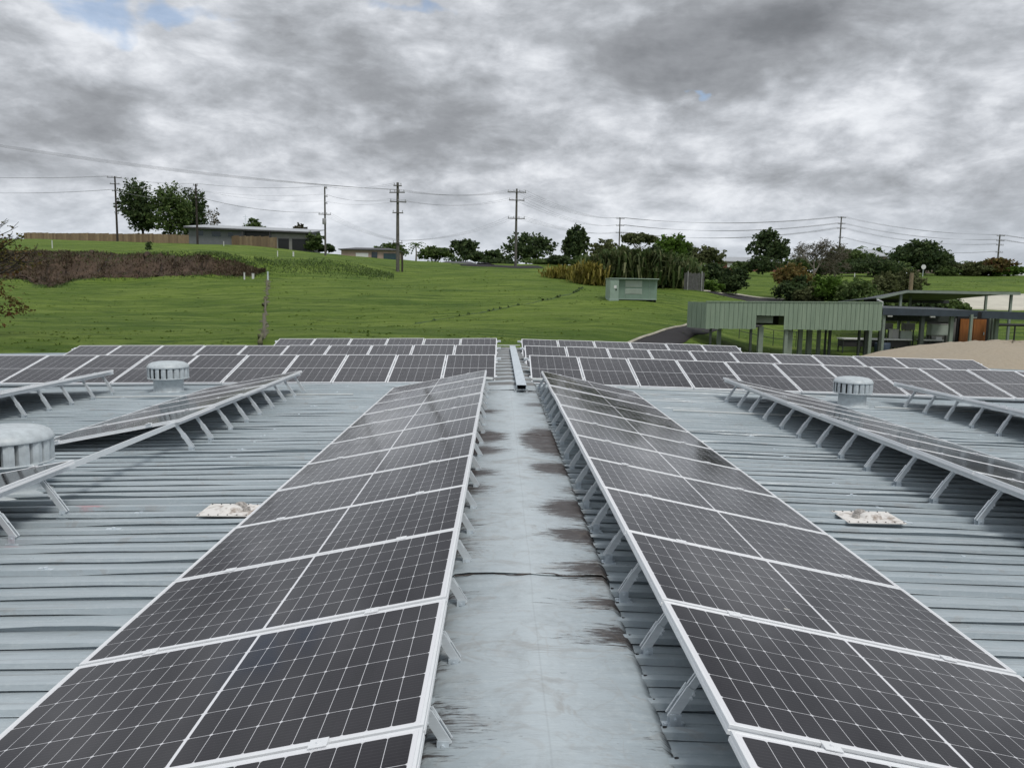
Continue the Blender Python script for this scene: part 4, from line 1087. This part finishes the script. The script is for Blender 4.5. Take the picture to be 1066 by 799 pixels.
zt=lambda x: zt0+(zt1-zt0)*(x-x0)/tot; zbf=lambda x: zb0+(zb1-zb0)*(x-x0)/tot
b=MB(); ribwall(b,x0,n0,zbf(x0),zbf(n0),zt(x0),zt(n0)); ribwall(b,n0,n1,zn,zn,zt(n0),zt(n1)); ribwall(b,n1,x1,zbf(n1),zbf(x1),zt(n1),zt(x1)); b.build('front_wall',M['green'],g)
# angled left return
b=MB(); xl=xx(722.5); 
for i in range(4):
    a=i/4; a2=(i+.94)/4
    pA=Vector((x0+(xl-x0)*a,a*1.6,0)); pB=Vector((x0+(xl-x0)*a2,a2*1.6,0))
    b.hexa([(pA.x,pA.y,zb0),(pB.x,pB.y,zb0),(pB.x+.03,pB.y+.03,zb0),(pA.x+.03,pA.y+.03,zb0),(pA.x,pA.y,zt0),(pB.x,pB.y,zt0),(pB.x+.03,pB.y+.03,zt0),(pA.x+.03,pA.y+.03,zt0)])
b.build('side_wall',M['green'],g)
xbk=at(727,330,D+4.4).x-c.x
b=MB(); b.box(xbk,x1,4.4,4.45,zb1+.05,zt0-.05); b.build('back_wall',M['green'],g)
b=MB(); b.box(x1-.04,x1,.04,4.4,zb1,zt1-.02); b.build('side_wall',M['green'],g)
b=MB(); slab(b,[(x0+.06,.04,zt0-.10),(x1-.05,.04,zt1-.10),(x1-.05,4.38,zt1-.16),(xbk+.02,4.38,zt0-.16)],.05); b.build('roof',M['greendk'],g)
b=MB(); 
pts=[(x0-.02,-.05,zt0),(x1+.02,-.05,zt1),(x1+.02,.06,zt1),(x0-.02,.06,zt0)]
slab(b,[(p[0],p[1],p[2]+.06) for p in pts],.055); b.build('capping',M['green'],g)
b=MB(); b.box(n0+.05,n0+1.1,.5,.9,zn-.42,zn-.05); b.build('duct',M['gpost'],g)
b=MB(); b.box(n0-.5,n1+.5,2.2,2.3,zn-.55,zt0-.3); b.build('notch_shade_panel',M['dark'],g)  # near-black sheet added for the shade seen through the notch
def post(px,y,w,mat,top=None,nm='post'):
    x=at(px,340,D+y).x-c.x; zg=gz(x+c.x,D+y)
    b=MB(); b.box(x-w/2,x+w/2,y-w/2,y+w/2,zg-.3,top if top is not None else zbf(min(max(x,x0),x1))+.12); b.build(nm,mat,g)
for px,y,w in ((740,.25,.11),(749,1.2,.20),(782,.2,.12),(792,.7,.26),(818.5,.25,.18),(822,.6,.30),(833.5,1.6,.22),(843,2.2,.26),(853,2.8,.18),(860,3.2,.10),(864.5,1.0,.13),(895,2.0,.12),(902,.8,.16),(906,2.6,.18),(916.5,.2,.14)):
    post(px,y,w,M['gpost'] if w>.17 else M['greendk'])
# handrail behind the shed
yr=D+6.5; pr=[on(px,yr) for px in range(772,880,12)]
g2=empty('handrail',pr[0]); tag(g2,'thin dark pipe handrail running beneath the raised green shed','railing')
for i,p in enumerate(pr):
    b=MB(); q=p-pr[0]; b.tube([(q.x,q.y,q.z-.1),(q.x,q.y,q.z+1.0)],.022,6); b.build('post',M['greendk'],g2)
for h_ in (.5,1.0):
    b=MB(); b.tube([(p-pr[0])+Vector((0,0,h_)) for p in pr],.02,6); b.build('rail',M['greendk'],g2)

# ------------------------------------------------------------------ open shelter at right
M['navyroof']=simple('navy_fascia',(.035,.048,.065),.5,0,.2,2); M['greyroof']=simple('weathered_roof',(.06,.07,.08),.6,0,.3,2); M['under']=simple('roof_underside',(.030,.034,.036),.8)
D=45; c=on(990,D); g=empty('open_shelter',(c.x,D,0)); tag(g,'low open sided shelter with dark blue fascia and orange doors beyond the gravel','shelter')
def xx(px,y=0): return at(px,330,D+y).x-c.x
zf=at(990,323,D).z; zl=at(918,320.5,D).z
def zroof_(px): return at(px,320.2+(px-918)*(324.8-320.2)/148,D).z
xs0,xs1=xx(918.5),xx(1017); xs2=xx(1075)
za,zb_,zc_=zroof_(919),zroof_(1017),zroof_(1075)
b=MB(); b.hexa([(xs0,-.05,za-.42),(xs1,-.05,zb_-.36),(xs1,.0,zb_-.36),(xs0,.0,za-.42),(xs0,-.05,za),(xs1,-.05,zb_),(xs1,0,zb_),(xs0,0,za)]); b.build('fascia',M['navyroof'],g)
b=MB(); b.hexa([(xs1+.01,-.45,zb_-.42),(xs2,-.45,zc_-.46),(xs2,-.4,zc_-.46),(xs1+.01,-.4,zb_-.42),(xs1+.01,-.45,zb_+.0),(xs2,-.45,zc_),(xs2,-.4,zc_),(xs1+.01,-.4,zb_+.0)]); b.build('fascia',M['navyroof'],g)
b=MB(); slab(b,[(xs0,.0,za-.02),(xs1,.0,zb_-.02),(xs1+.4,5.5,zb_+.12),(xs0,5.5,za+.12)],.09); slab(b,[(xs1+.42,-.38,zb_-.03),(xs2,-.38,zc_-.03),(xs2,2.4,zc_+.0),(xs1+.42,2.4,zb_+.0)],.09); b.build('roof',M['greyroof'],g)
b=MB()
for i in range(16):
    x=xs0+.2+i*(xs1-xs0)/16; b.box(x-.02,x+.02,.1,5.3,za-.10,za-.085)
b.build('batten',M['under'],g)
def shp(px,y,w,mat,top,nm='post',o=g,oc=c):
    x=at(px,340,D+y).x-oc.x; zg=gz(x+oc.x,D+y); b=MB(); b.box(x-w/2,x+w/2,y-w/2,y+w/2,zg-.3,top); b.build(nm,mat,o)
for px,y,w in ((919.5,.15,.14),(959.5,.3,.22),(990,.5,.20),(1010.5,-.1,.14),(1037,1.2,.20)): shp(px,y,w,M['gpost'] if w<.21 else M['greendk'],za-.3)
# back wall, doors
zg=gz(c.x+xx(1014),D+3.2)
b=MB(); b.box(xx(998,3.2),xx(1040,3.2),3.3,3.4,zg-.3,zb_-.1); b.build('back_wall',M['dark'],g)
m=NT('orange_timber_door'); q=m.coord(); f=m.mapr(m.noise(m.scale(q,5,5,.5),2,5,.6),.3,.7); M['door']=m.base(m.mix(f,(.25,.085,.022),(.40,.145,.035)),.55)
for a,b2 in ((1000.5,1014),(1014.6,1027.5)):
    b=MB(); b.box(xx(a,3.2),xx(b2,3.2),3.2,3.27,zg-.2,at(1010,332,D+3.2).z); dd=b.build('door',M['door'],g)
    b=MB(); b.box(xx(b2,3.2)-.16,xx(b2,3.2)-.10,3.16,3.198,zg+.95,zg+1.12); b.build('handle',M['galv'],dd)
for a in (1031,1034):
    b=MB(); b.tube([(xx(a,2.8),2.8,zg),(xx(a,2.8),2.8,zb_-.2)],.06,8); b.build('downpipe',M['gpost'],g)
b=MB(); b.box(xx(921,4),xx(995,4),4.0,4.06,at(960,334.5,D+4).z,za-.05); b.build('rear_valance',M['greendk'],g)
b=MB(); b.box(xx(966,4.3),xx(997,4.3),4.3,4.36,zg-.2,at(960,331,D+4).z); b.build('rear_wall',M['greywall2'],g)
for a in (926.5,971,1014.5):
    b=MB(); b.box(xx(a)-.14,xx(a)+.14,-.02,.10,za-.52,za-.43); b.build('floodlight',M['fascia'],g)
# upper roof on tall posts
D2=50; c2=on(1000,D2); g3=empty('raised_carport',(c2.x,D2,0)); tag(g3,'raised dark carport roof on slim posts above and behind the shelter','carport')
X2=lambda px,y=0: at(px,305,D2+y).x-c2.x
zA=at(912.5,309.6,D2).z; zB=at(944,301.8,D2).z; zC=at(1062,303.8,D2).z
b=MB(); slab(b,[(X2(912.5),0,zA),(X2(944),0,zB),(X2(944)+.6,7,zB-.55),(X2(912.5)+.6,7,zA-.3)],.07); slab(b,[(X2(944)+.01,0,zB),(X2(1062),0,zC),(X2(1062)-1.2,7,zC-.55),(X2(944)+.61,7,zB-.55)],.07); b.build('roof',M['greyroof'],g3)
b=MB(); b.hexa([(X2(912.5),-.06,zA-.14),(X2(944),-.06,zB-.18),(X2(944),-.01,zB-.18),(X2(912.5),-.01,zA-.14),(X2(912.5),-.06,zA-.0),(X2(944),-.06,zB-.02),(X2(944),-.01,zB-.02),(X2(912.5),-.01,zA-.0)])
b.hexa([(X2(944)+.005,-.06,zB-.18),(X2(1062),-.06,zC-.2),(X2(1062),-.01,zC-.2),(X2(944)+.005,-.01,zB-.18),(X2(944)+.005,-.06,zB-.02),(X2(1062),-.06,zC-.03),(X2(1062),-.01,zC-.03),(X2(944)+.005,-.01,zB-.02)])
b.build('fascia',M['gpost'],g3)
b=MB(); b.box(X2(950),X2(1050),6.6,6.7,zC-.85,zC-.62)
b.build('beam',M['under'],g3)
for a,y in ((938,.3),(1053,.3),(1027,3.0),(948,4.5)):
    x=X2(a,y); zg_=gz(x+c2.x,D2+y); b=MB(); b.box(x-.07,x+.07,y-.07,y+.07,zg_-.3,(zB if a>940 else zA+.35)-.1); b.build('post',M['gpost'],g3)
b=MB(); b.tube([(X2(913),-.1,zA-.15),(X2(918.5),-.1,zA-.28),(X2(918.8),-.1,zA-1.2)],.06,8); b.build('downpipe',M['white'],g3)

# things stored in the shelter
def bench(px0,px1,y,ztop_px,label,Dn=D):
    x0=at(px0,350,Dn+y); x1=at(px1,350,Dn+y); zt_=at((px0+px1)/2,ztop_px,Dn+y).z; g=empty('workbench',(x0.x,Dn+y,0)); tag(g,label,'bench')
    L=x1.x-x0.x; b=MB(); b.box(0,L,0,.8,zt_-.07,zt_); b.build('top',M['white'],g)
    b=MB(); b.box(.05,L-.05,.1,.7,zt_-.5,zt_-.12); b.build('shelf',M['black'],g)
    for i in range(4):
        xx_=.1+i*(L-.2)/3; zg_=gz(x0.x+xx_,Dn+y+.4)
        for yy in (.08,.72):
            b=MB(); b.box(xx_-.03,xx_+.03,yy-.03,yy+.03,zg_-.2,zt_-.07); b.build('leg',M['greendk'],g)
bench(877,950,1.0,352.5,'long white topped bench with a black roll beneath, under the green shed end')
bench(961,983,1.6,353.5,'short white topped bench under the dark blue shelter')
def cabinet(px0,px1,py0,py1,y,mat,label,name='equipment_box'):
    Dn=D+y; a=at(px0,py1,Dn); c_=at(px1,py0,Dn); g=empty(name,(a.x,Dn,a.z)); tag(g,label,'box')
    w_=c_.x-a.x; h_=c_.z-a.z; b=MB(); b.box(0,w_,0,.5,0,h_); b.build('body',mat,g,bevel=.02)
    b=MB(); b.box(.04,w_-.04,-.012,-.001,.04,h_-.06); b.build('door',mat,g)
    b=MB(); b.box(-.02,w_+.02,-.02,.52,h_+.001,h_+.03); b.build('lid',M['fascia'],g)
    # stand so it does not float
    zg_=gz(a.x+w_/2,Dn)-a.z
    if zg_<-.05: b=MB(); b.box(.03,.09,.03,.09,zg_-.2,-.001); b.box(w_-.09,w_-.03,.03,.09,zg_-.2,-.001); b.box(.03,.09,.4,.46,zg_-.2,-.001); b.box(w_-.09,w_-.03,.4,.46,zg_-.2,-.001); b.build('stand',M['greendk'],g)
cabinet(929,936,343,353.5,2.2,M['fascia'],'narrow pale box standing behind the long white topped bench, left one')
cabinet(937,950,345,353.5,2.2,M['louvre'],'wide pale grey box standing behind the long white topped bench')
cabinet(942,953,337,343.5,3.2,M['greywall2'],'grey wall box hung under the shelter roof, left of the thick post')
cabinet(921,930,337,343,3.2,M['greywall2'],'grey wall box at the left end of the shelter')
cabinet(969,990,338,349,3.4,M['louvre'],'broad grey machine cover between the two middle shelter posts')
cabinet(974,981,350.5,355,1.9,M['white'],'small white tub resting above the short bench')
o=bpy.data.objects['equipment_box']
# black drum
p=on(923,D+.6); b=MB(); b.lathe([(.001,0),(.42,0),(.44,.05),(.44,.70),(.42,.74),(.001,.74)],24); o=b.build('drum',simple('blue_black_plastic',(.03,.05,.08),.5,0,.2,3),smooth=True); o.location=p; tag(o,'dark blue drum standing on the ground under the green shed end','drum')
# dark pipe rail right
p0=on(1036,D+4); p1=on(1110,D+4); g=empty('pipe_rail',p0); tag(g,'dark pipe rail on posts right of the orange doors','railing')
zt_=at(1045,338,D+4).z-p0.z; q=p1-p0
b=MB(); b.tube([(0,0,zt_),(q.x,0,zt_)],.09,8); b.build('rail',M['black'],g)
for k in (0,.33,.66,1): 
    b=MB(); x=q.x*k; b.tube([(x,0,-.5),(x,0,zt_)],.05,6); b.build('post',M['black'],g)

# gravel heap
D=31; pc=at(1095,372,D); zg=gz(pc.x,D)
ztop=at(1060,359.5,D).z
b=MB(); n1,n2=60,22; rg=random.Random(6)
for i in range(n2+1):
    t=i/n2
    for j in range(n1):
        a=2*math.pi*j/n1; rad=t*(11.8+1.1*math.sin(a*2+.5)+.6*math.sin(a*5))
        hgt=(ztop-zg+.6)*(1-t**2.2)-.6
        hgt+=.10*math.sin(rad*2.1+a*3)*math.sin(a*7+rad)*(1-t)+rg.uniform(-.03,.03)
        b.v.append((rad*math.cos(a),rad*math.sin(a)*.62,hgt))
for i in range(n2):
    for j in range(n1):
        a=i*n1+j; c_=i*n1+(j+1)%n1; b.f.append((a,c_,c_+n1,a+n1)); b.m.append(0)
m=NT('crushed_gravel'); p=m.pos(); f=m.noise(p,7,7,.75); f2=m.mapr(m.noise(p,1.0,4,.6),.35,.65)
c_=m.mix(f,(.27,.235,.185),(.50,.44,.35)); c_=m.mix(m.math('MULTIPLY',f2,.5),c_,(.40,.34,.26)); m.base(c_,.95,0,.1); m.bump(f,.8,.08)
o=b.build('gravel_heap',m.mat,smooth=True); o.location=(pc.x,D+2.5,zg); tag(o,'tan heap of crushed gravel right of the roof','gravel heap')

# ------------------------------------------------------------------ power poles and lines
M['pole']=simple('weathered_pole',(.10,.095,.085),.9,0,.3,3); M['poledk']=simple('dark_pole',(.035,.028,.024),.9,0,.3,3); M['insul']=simple('insulator',(.30,.30,.31),.4,0,.1,3); M['wire']=simple('wire_aluminium',(.16,.16,.17),.5,.3,.1,3)
poles={}
def pole(key,px,py_b,D,py_t,arms,label,mat='pole',r0=.17,extras=(),pb=None,armw=2.4,tilt=0):
    top=at(px,py_t,D); z0=gz(top.x,D) if pb is None else pb
    root=empty('power_pole',(top.x,D,z0),(0,tilt,0)); tag(root,label,'power pole','power poles across the hill'); H=top.z-z0
    b=MB(); b.tube([(0,0,-.3),(0,0,H*.5),(0,0,H)],[r0*1.15,r0,r0*.75],10); b.build('shaft',M[mat],root)
    att=[]
    for (dz,w,n_,yaw) in arms:
        z=H-dz; Mx=Matrix.Rotation(yaw,4,'Z'); b=MB(); b.box(-w/2,w/2,-r0-.12,-r0-.02,z-.06,z+.06,0,Mx); ca=b.build('crossarm',M['poledk'] if mat=='poledk' else M['pole'],root)
        for k in range(n_):
            x=-w/2+.1+(w-.2)*k/max(1,n_-1); p=Mx@Vector((x,-r0-.07,z+.06))
            b=MB(); b.lathe([(.025,0),(.025,.08),(.06,.09),(.04,.14),(.065,.15),(.04,.21),(.05,.24),(.001,.26)],8,p); b.build('insulator',M['insul'],ca)
            att.append(Vector((top.x,D,z0))+p+Vector((0,0,.25)))
    for e in extras:
        if e[0]=='tx':
            b=MB(); b.lathe([(.001,0),(.30,0),(.32,.05),(.32,.85),(.28,.92),(.001,.93)],16,(e[2],-.55,H-e[1])); b.build('transformer',M['insul'],root,smooth=True)
        if e[0]=='post': 
            b=MB(); b.tube([(e[1],0,-.3),(e[1],0,e[2])],.12,8); b.build('stay_post',M['poledk'],root)
    poles[key]=att; return root
pole('p0',-330,0,75,92,((.2,2.4,4,.5),(1.6,2.4,4,.5),(3.2,2.0,4,.5)),'power pole outside the left of the view, carrying the near lines')
pole('pm',-150,250,165,176,((.3,2.4,3,.1),(1.6,1.6,2,.1),(3.0,2.0,4,.1)),'power pole beyond the left photo edge on the crest')
pole('p1',119.5,250,165,183.5,((.3,2.9,4,.1),(1.6,1.9,3,.1),(3.0,1.2,4,.1)),'dark leaning power pole left of the tree trio on the hilltop','poledk',.2,tilt=-.0)
pole('p2',203.8,255,135,191.5,((.25,.8,2,.1),(1.3,.5,2,.1),(2.4,.4,4,.1)),'bare brown wooden pole standing at the timber fence','poledk',.17)
pole('p3',338,266,128,194.5,((.2,.7,3,1.2),(1.5,.8,2,1.2),(2.6,.7,2,1.2),(4.4,2.0,4,.05)),'slim grey power pole between the grey house and the pink house','pole',.15,extras=(('tx',6.0,.0),))
pole('p4',414,283,95,190,((.4,1.0,2,.1),(1.2,1.9,4,-.15),(2.3,2.0,3,.35),(3.6,1.3,2,.2),(7.2,1.2,4,.1)),'tall power pole standing on the open field with mixed crossarms','pole',.19,extras=(('post',.55,2.2),))
pole('p5',538,278,110,196.5,((.5,2.6,4,.05),(1.6,2.2,3,.05),(4.1,2.4,4,.0)),'tall power pole with three crossarms beside the spreading dark tree','pole',.17)
pole('p6',645.5,270,215,226.5,((.3,2.4,4,.2),(2.2,2.4,4,.2),(4.2,2.4,4,.2)),'power pole with three short crossarms rising over the cane clump','pole',.2)
pole('p7',876,272,205,225.5,((.3,2.4,4,.2),(1.9,2.2,4,.2),(3.1,2.4,4,.2),(5.5,1.4,4,.2)),'power pole with stacked crossarms behind the leafless tree','pole',.2)
pole('p8',1041,285,195,244.3,((.3,2.4,4,.2),(1.5,2.4,4,.2),(2.6,2.2,4,.2),(4.4,2.2,4,.2)),'power pole above the reddish banana clump','pole',.2)
pole('p9',1290,295,190,262,((.3,2.4,4,.2),(1.5,2.4,4,.2),(2.6,2.2,4,.2),(4.4,2.2,4,.2)),'power pole beyond the right photo edge')
def cat_(a,b,sag,n_=22):
    return [a.lerp(b,i/n_)-Vector((0,0,sag*4*(i/n_)*(1-i/n_))) for i in range(n_+1)]
def line(label,spans,rad=.022):
    g=empty('overhead_line',spans[0][0]); tag(g,label,'power line','overhead power lines'); o=spans[0][0].copy()
    for a,b_,sg in spans:
        b=MB(); b.tube([p-o for p in cat_(a,b_,sg)],rad,4,cap=False); b.build('wire',M['wire'],g)
P=poles
line('bundle of wires dropping from the upper left to the tall field pole',[(P['p0'][i],P['p4'][2+i],1.2+.15*i) for i in range(4)],0.0101)
line('wires from the tall field pole to the three crossarm pole',[(P['p4'][2+i],P['p5'][i],.7) for i in range(4)]+[(P['p4'][6+i],P['p5'][4+i],.9) for i in range(2)]+[(P['p4'][11+i],P['p5'][7+i],.9) for i in range(3)],0.0094)
line('long wires from the three crossarm pole to the pole over the cane clump',[(P['p5'][i],P['p6'][i],1.4) for i in range(4)]+[(P['p5'][4+i],P['p6'][4+i],1.6) for i in range(3)]+[(P['p5'][7+i],P['p6'][8+i],1.2) for i in range(4)],0.0115)
line('wires between the cane clump pole and the pole behind the leafless tree',[(P['p6'][i],P['p7'][i],1.6+.3*(i//4)) for i in range(12)],0.0202)
line('wires between the leafless tree pole and the pole above the banana clump',[(P['p7'][i],P['p8'][i],1.2+.2*(i//4)) for i in range(16)],0.0122)
line('wires leaving the banana clump pole toward the right photo edge',[(P['p8'][i],P['p9'][i],1.4) for i in range(8)],0.0173)
line('wires entering at the left photo edge to the dark leaning pole',[(P['pm'][i],P['p1'][i],1.0) for i in range(3)]+[(P['pm'][5+i],P['p1'][7+i],1.4) for i in range(3)],0.0122)
line('wires crossing the tree trio between the dark leaning pole and the bare wooden pole',[(P['p1'][i],P['p2'][i],.5) for i in range(2)]+[(P['p1'][4+i],P['p2'][2+i],.7) for i in range(2)]+[(P['p1'][7+i],P['p2'][4+i],.9) for i in range(3)],0.0108)
line('wires above the long grey house from the bare wooden pole to the slim grey pole',[(P['p2'][0],P['p3'][0],.5),(P['p2'][1],P['p3'][1],.5),(P['p2'][2],P['p3'][3],.6),(P['p2'][3],P['p3'][5],.7)]+[(P['p2'][4+i],P['p3'][7+i],.8) for i in range(3)],0.0101)
line('close wires from the slim grey pole to the tall field pole',[(P['p3'][0],P['p4'][0],.5),(P['p3'][1],P['p4'][1],.6)]+[(P['p3'][3+i],P['p4'][6+i],.6) for i in range(3)]+[(P['p3'][7+i],P['p4'][11+i],.5) for i in range(4)],0.0094)
if False: pass

# ------------------------------------------------------------------ sky and light
SUN_EL,SUN_AZ=R(58),R(150)   # azimuth measured from +Y toward +X
wd=bpy.data.worlds.new('World'); sc.world=wd; wd.use_nodes=True
nt=wd.node_tree; nt.nodes.clear()
class WN(NT):
    def __init__(s,t): s.t=t
w=WN(nt)
sky=w.n('ShaderNodeTexSky',sky_type='NISHITA',sun_disc=False,sun_elevation=SUN_EL,sun_rotation=SUN_AZ,air_density=1.0,dust_density=1.5,ozone_density=1.0)
bg1=w.n('ShaderNodeBackground'); w.put(bg1.inputs[0],sky.outputs[0]); bg1.inputs[1].default_value=.10
dirn=w.coord('Generated'); nrm=w.n('ShaderNodeVectorMath',operation='NORMALIZE'); w.put(nrm.inputs[0],dirn); dv=nrm.outputs[0]
q=w.xyz(dv); z=w.math('MAXIMUM',q[2],0.0)
k=w.math('DIVIDE',1.0,w.math('ADD',z,.55))
cx=w.n('ShaderNodeCombineXYZ'); w.put(cx.inputs[0],w.math('MULTIPLY',q[0],k)); w.put(cx.inputs[1],w.math('MULTIPLY',q[1],k)); w.put(cx.inputs[2],w.math('MULTIPLY',w.math('POWER',w.math('ADD',z,.02),.85),2.1))
cv_=cx.outputs[0]
def vshift(v,d,sc_=(1,1,1)):
    o=w.n('ShaderNodeMapping'); w.put(o.inputs['Vector'],v); o.inputs['Location'].default_value=d; o.inputs['Scale'].default_value=sc_; return o.outputs[0]
# the clouds as heaped density, sampled twice so their tops catch the light and their bases stay grey
def dens(off):
    a=w.noise(vshift(cv_,(2.7,1.3,.4+off)),2.2,8,.56,.15)
    b=w.noise(vshift(cv_,(7.1,3.9,2.2+off)),8.5,6,.60,.25)
    return w.math('ADD',w.math('MULTIPLY',a,.64),w.math('MULTIPLY',b,.36))
d0=dens(0.0); d1=dens(.06)
lit=w.math('SUBTRACT',d0,d1)
# thick cloud is darker from below; thin veil is bright
val=w.math('SUBTRACT',.585,w.math('MULTIPLY',w.math('SUBTRACT',d0,.5),1.30))
val=w.math('ADD',val,w.math('MULTIPLY',lit,2.4))
fine=w.noise(vshift(cv_,(1.1,8.2,5.0)),13.0,8,.6,.3)
val=w.math('ADD',val,w.math('MULTIPLY',w.math('SUBTRACT',fine,.5),.20))
# broad masses of darker and brighter cloud where they hang over this place
blobs=[ # px,py, radius x / z (deg), amount (+ bright / - dark)
 (455,125,5.5,4.0,-.34),(350,55,7,3.2,-.17),(285,40,4,2,-.12),(520,160,3.5,2,-.12),(400,165,5,1.8,-.14),
 (660,60,6,3.4,-.32),(760,30,8,3.2,-.28),(900,20,9,2.6,-.26),(1040,30,7,3.0,-.24),(700,95,3.5,1.6,-.12),
 (50,65,6.5,2.6,-.26),(100,95,3.5,1.8,-.18),(20,20,4,2,-.05),(60,150,7,2.2,-.10),(210,150,6,1.5,-.10),
 (1000,150,6,3.5,-.13),(1040,215,6,2.2,-.18),(640,165,9,2.0,-.10),(870,185,7,1.6,-.08),
 (130,45,4,2.4,.16),(215,110,4.5,3,.18),(260,170,5,2.5,.08),(385,130,1.6,1.0,.42),(545,75,4,3,.20),(600,110,3,1.5,.10),(430,30,4,2,.10),(250,15,6,1.6,.10),
 (945,85,4.5,3.2,.24),(910,120,3,2.0,.12),(770,140,6,3,.10),(745,165,3,1.4,.14),(560,205,8,3,.10),(300,225,10,2,.05),(60,215,7,2.2,.08),(170,175,2,2.0,.16),(520,45,4,2.4,.06)]
wob=w.noise(dv,7.0,4,.6,0,1)
vs=w.n('ShaderNodeVectorMath',operation='SUBTRACT'); w.put(vs.inputs[0],wob); vs.inputs[1].default_value=(.5,.5,.5)
vm=w.n('ShaderNodeVectorMath',operation='SCALE'); w.put(vm.inputs[0],vs.outputs[0]); vm.inputs['Scale'].default_value=.15
va=w.n('ShaderNodeVectorMath',operation='ADD'); w.put(va.inputs[0],dv); w.put(va.inputs[1],vm.outputs[0]); wq=w.xyz(va.outputs[0])
tot=None
for (px,py,rx,rz,amt) in blobs:
    d=ray(px,py)
    a=w.math('MULTIPLY',w.math('SUBTRACT',wq[0],d.x),1/R(rx)); b_=w.math('MULTIPLY',w.math('SUBTRACT',wq[2],d.z),1/R(rz))
    e=w.math('EXPONENT',w.math('MULTIPLY_ADD',a,w.math('MULTIPLY',a,-1.0),w.math('MULTIPLY',w.math('MULTIPLY',b_,b_),-1.0)))
    tot=w.math('MULTIPLY',e,amt) if tot is None else w.math('MULTIPLY_ADD',e,amt,tot)
front=w.math('GREATER_THAN',q[1],0.0)
val=w.math('MULTIPLY_ADD',tot,w.math('MULTIPLY',front,.70),val)
cr=w.n('ShaderNodeValToRGB'); w.put(cr.inputs[0],w.math('MULTIPLY',w.math('ADD',val,.5),1/1.5)); E=cr.color_ramp.elements
E[0].position=0.0; E[0].color=(.070,.075,.083,1); E[1].position=1.0; E[1].color=(.67,.68,.70,1)
for pos_,cc in ((0.3333,(.140,.148,.161)),(0.5333,(.215,.226,.243)),(0.6333,(.285,.300,.323)),(0.72,(.375,.392,.42)),(0.8133,(.495,.512,.54)),(0.9067,(.585,.60,.625))):
    e=E.new(pos_); e.color=(*cc,1)
hz=w.mapr(z,.0,.15,.45,0.0,True)
cc_=w.mix(hz,cr.outputs[0],(.43,.475,.53))
bg2=w.n('ShaderNodeBackground'); w.put(bg2.inputs[0],cc_); bg2.inputs[1].default_value=1.0
hole=None
for (px,py,rx_,rz_) in ((112,4,2.4,.8),(185,12,2.4,.7),(432,8,2.2,.6),(724,108,.45,.25)):
    d=ray(px,py); a=w.math('MULTIPLY',w.math('SUBTRACT',wq[0],d.x),1/(R(rx_)*1.2)); b_=w.math('MULTIPLY',w.math('SUBTRACT',wq[2],d.z),1/(R(rz_)*1.2))
    e=w.math('EXPONENT',w.math('MULTIPLY',w.math('ADD',w.math('MULTIPLY',a,a),w.math('MULTIPLY',b_,b_)),-1.0)); e=w.math('MULTIPLY',e,front)
    hole=e if hole is None else w.math('MAXIMUM',hole,e)
hole=w.math('MULTIPLY',w.mapr(w.math('ADD',hole,w.math('MULTIPLY',w.math('SUBTRACT',fine,.5),1.6)),.40,.95),.62)
mx=w.n('ShaderNodeMixShader'); w.put(mx.inputs[0],hole); nt.links.new(bg2.outputs[0],mx.inputs[1]); nt.links.new(bg1.outputs[0],mx.inputs[2])
out=w.n('ShaderNodeOutputWorld'); nt.links.new(mx.outputs[0],out.inputs[0])
wd.cycles.sampling_method='MANUAL'; wd.cycles.sample_map_resolution=512

sl=bpy.data.lights.new('sun','SUN'); sl.energy=1.1; sl.angle=R(16); sl.color=(1,.96,.90)
so=bpy.data.objects.new('sun',sl); col.objects.link(so)
dvec=Vector((math.sin(SUN_AZ)*math.cos(SUN_EL),math.cos(SUN_AZ)*math.cos(SUN_EL),math.sin(SUN_EL)))
so.rotation_euler=dvec.to_track_quat('Z','Y').to_euler()

sc.view_settings.view_transform='Standard'; sc.view_settings.look='None'; sc.view_settings.exposure=.66; sc.view_settings.gamma=1
sc.view_settings.use_curve_mapping=False
sc.cycles.max_bounces=5; sc.cycles.diffuse_bounces=3; sc.cycles.glossy_bounces=3; sc.cycles.transmission_bounces=2
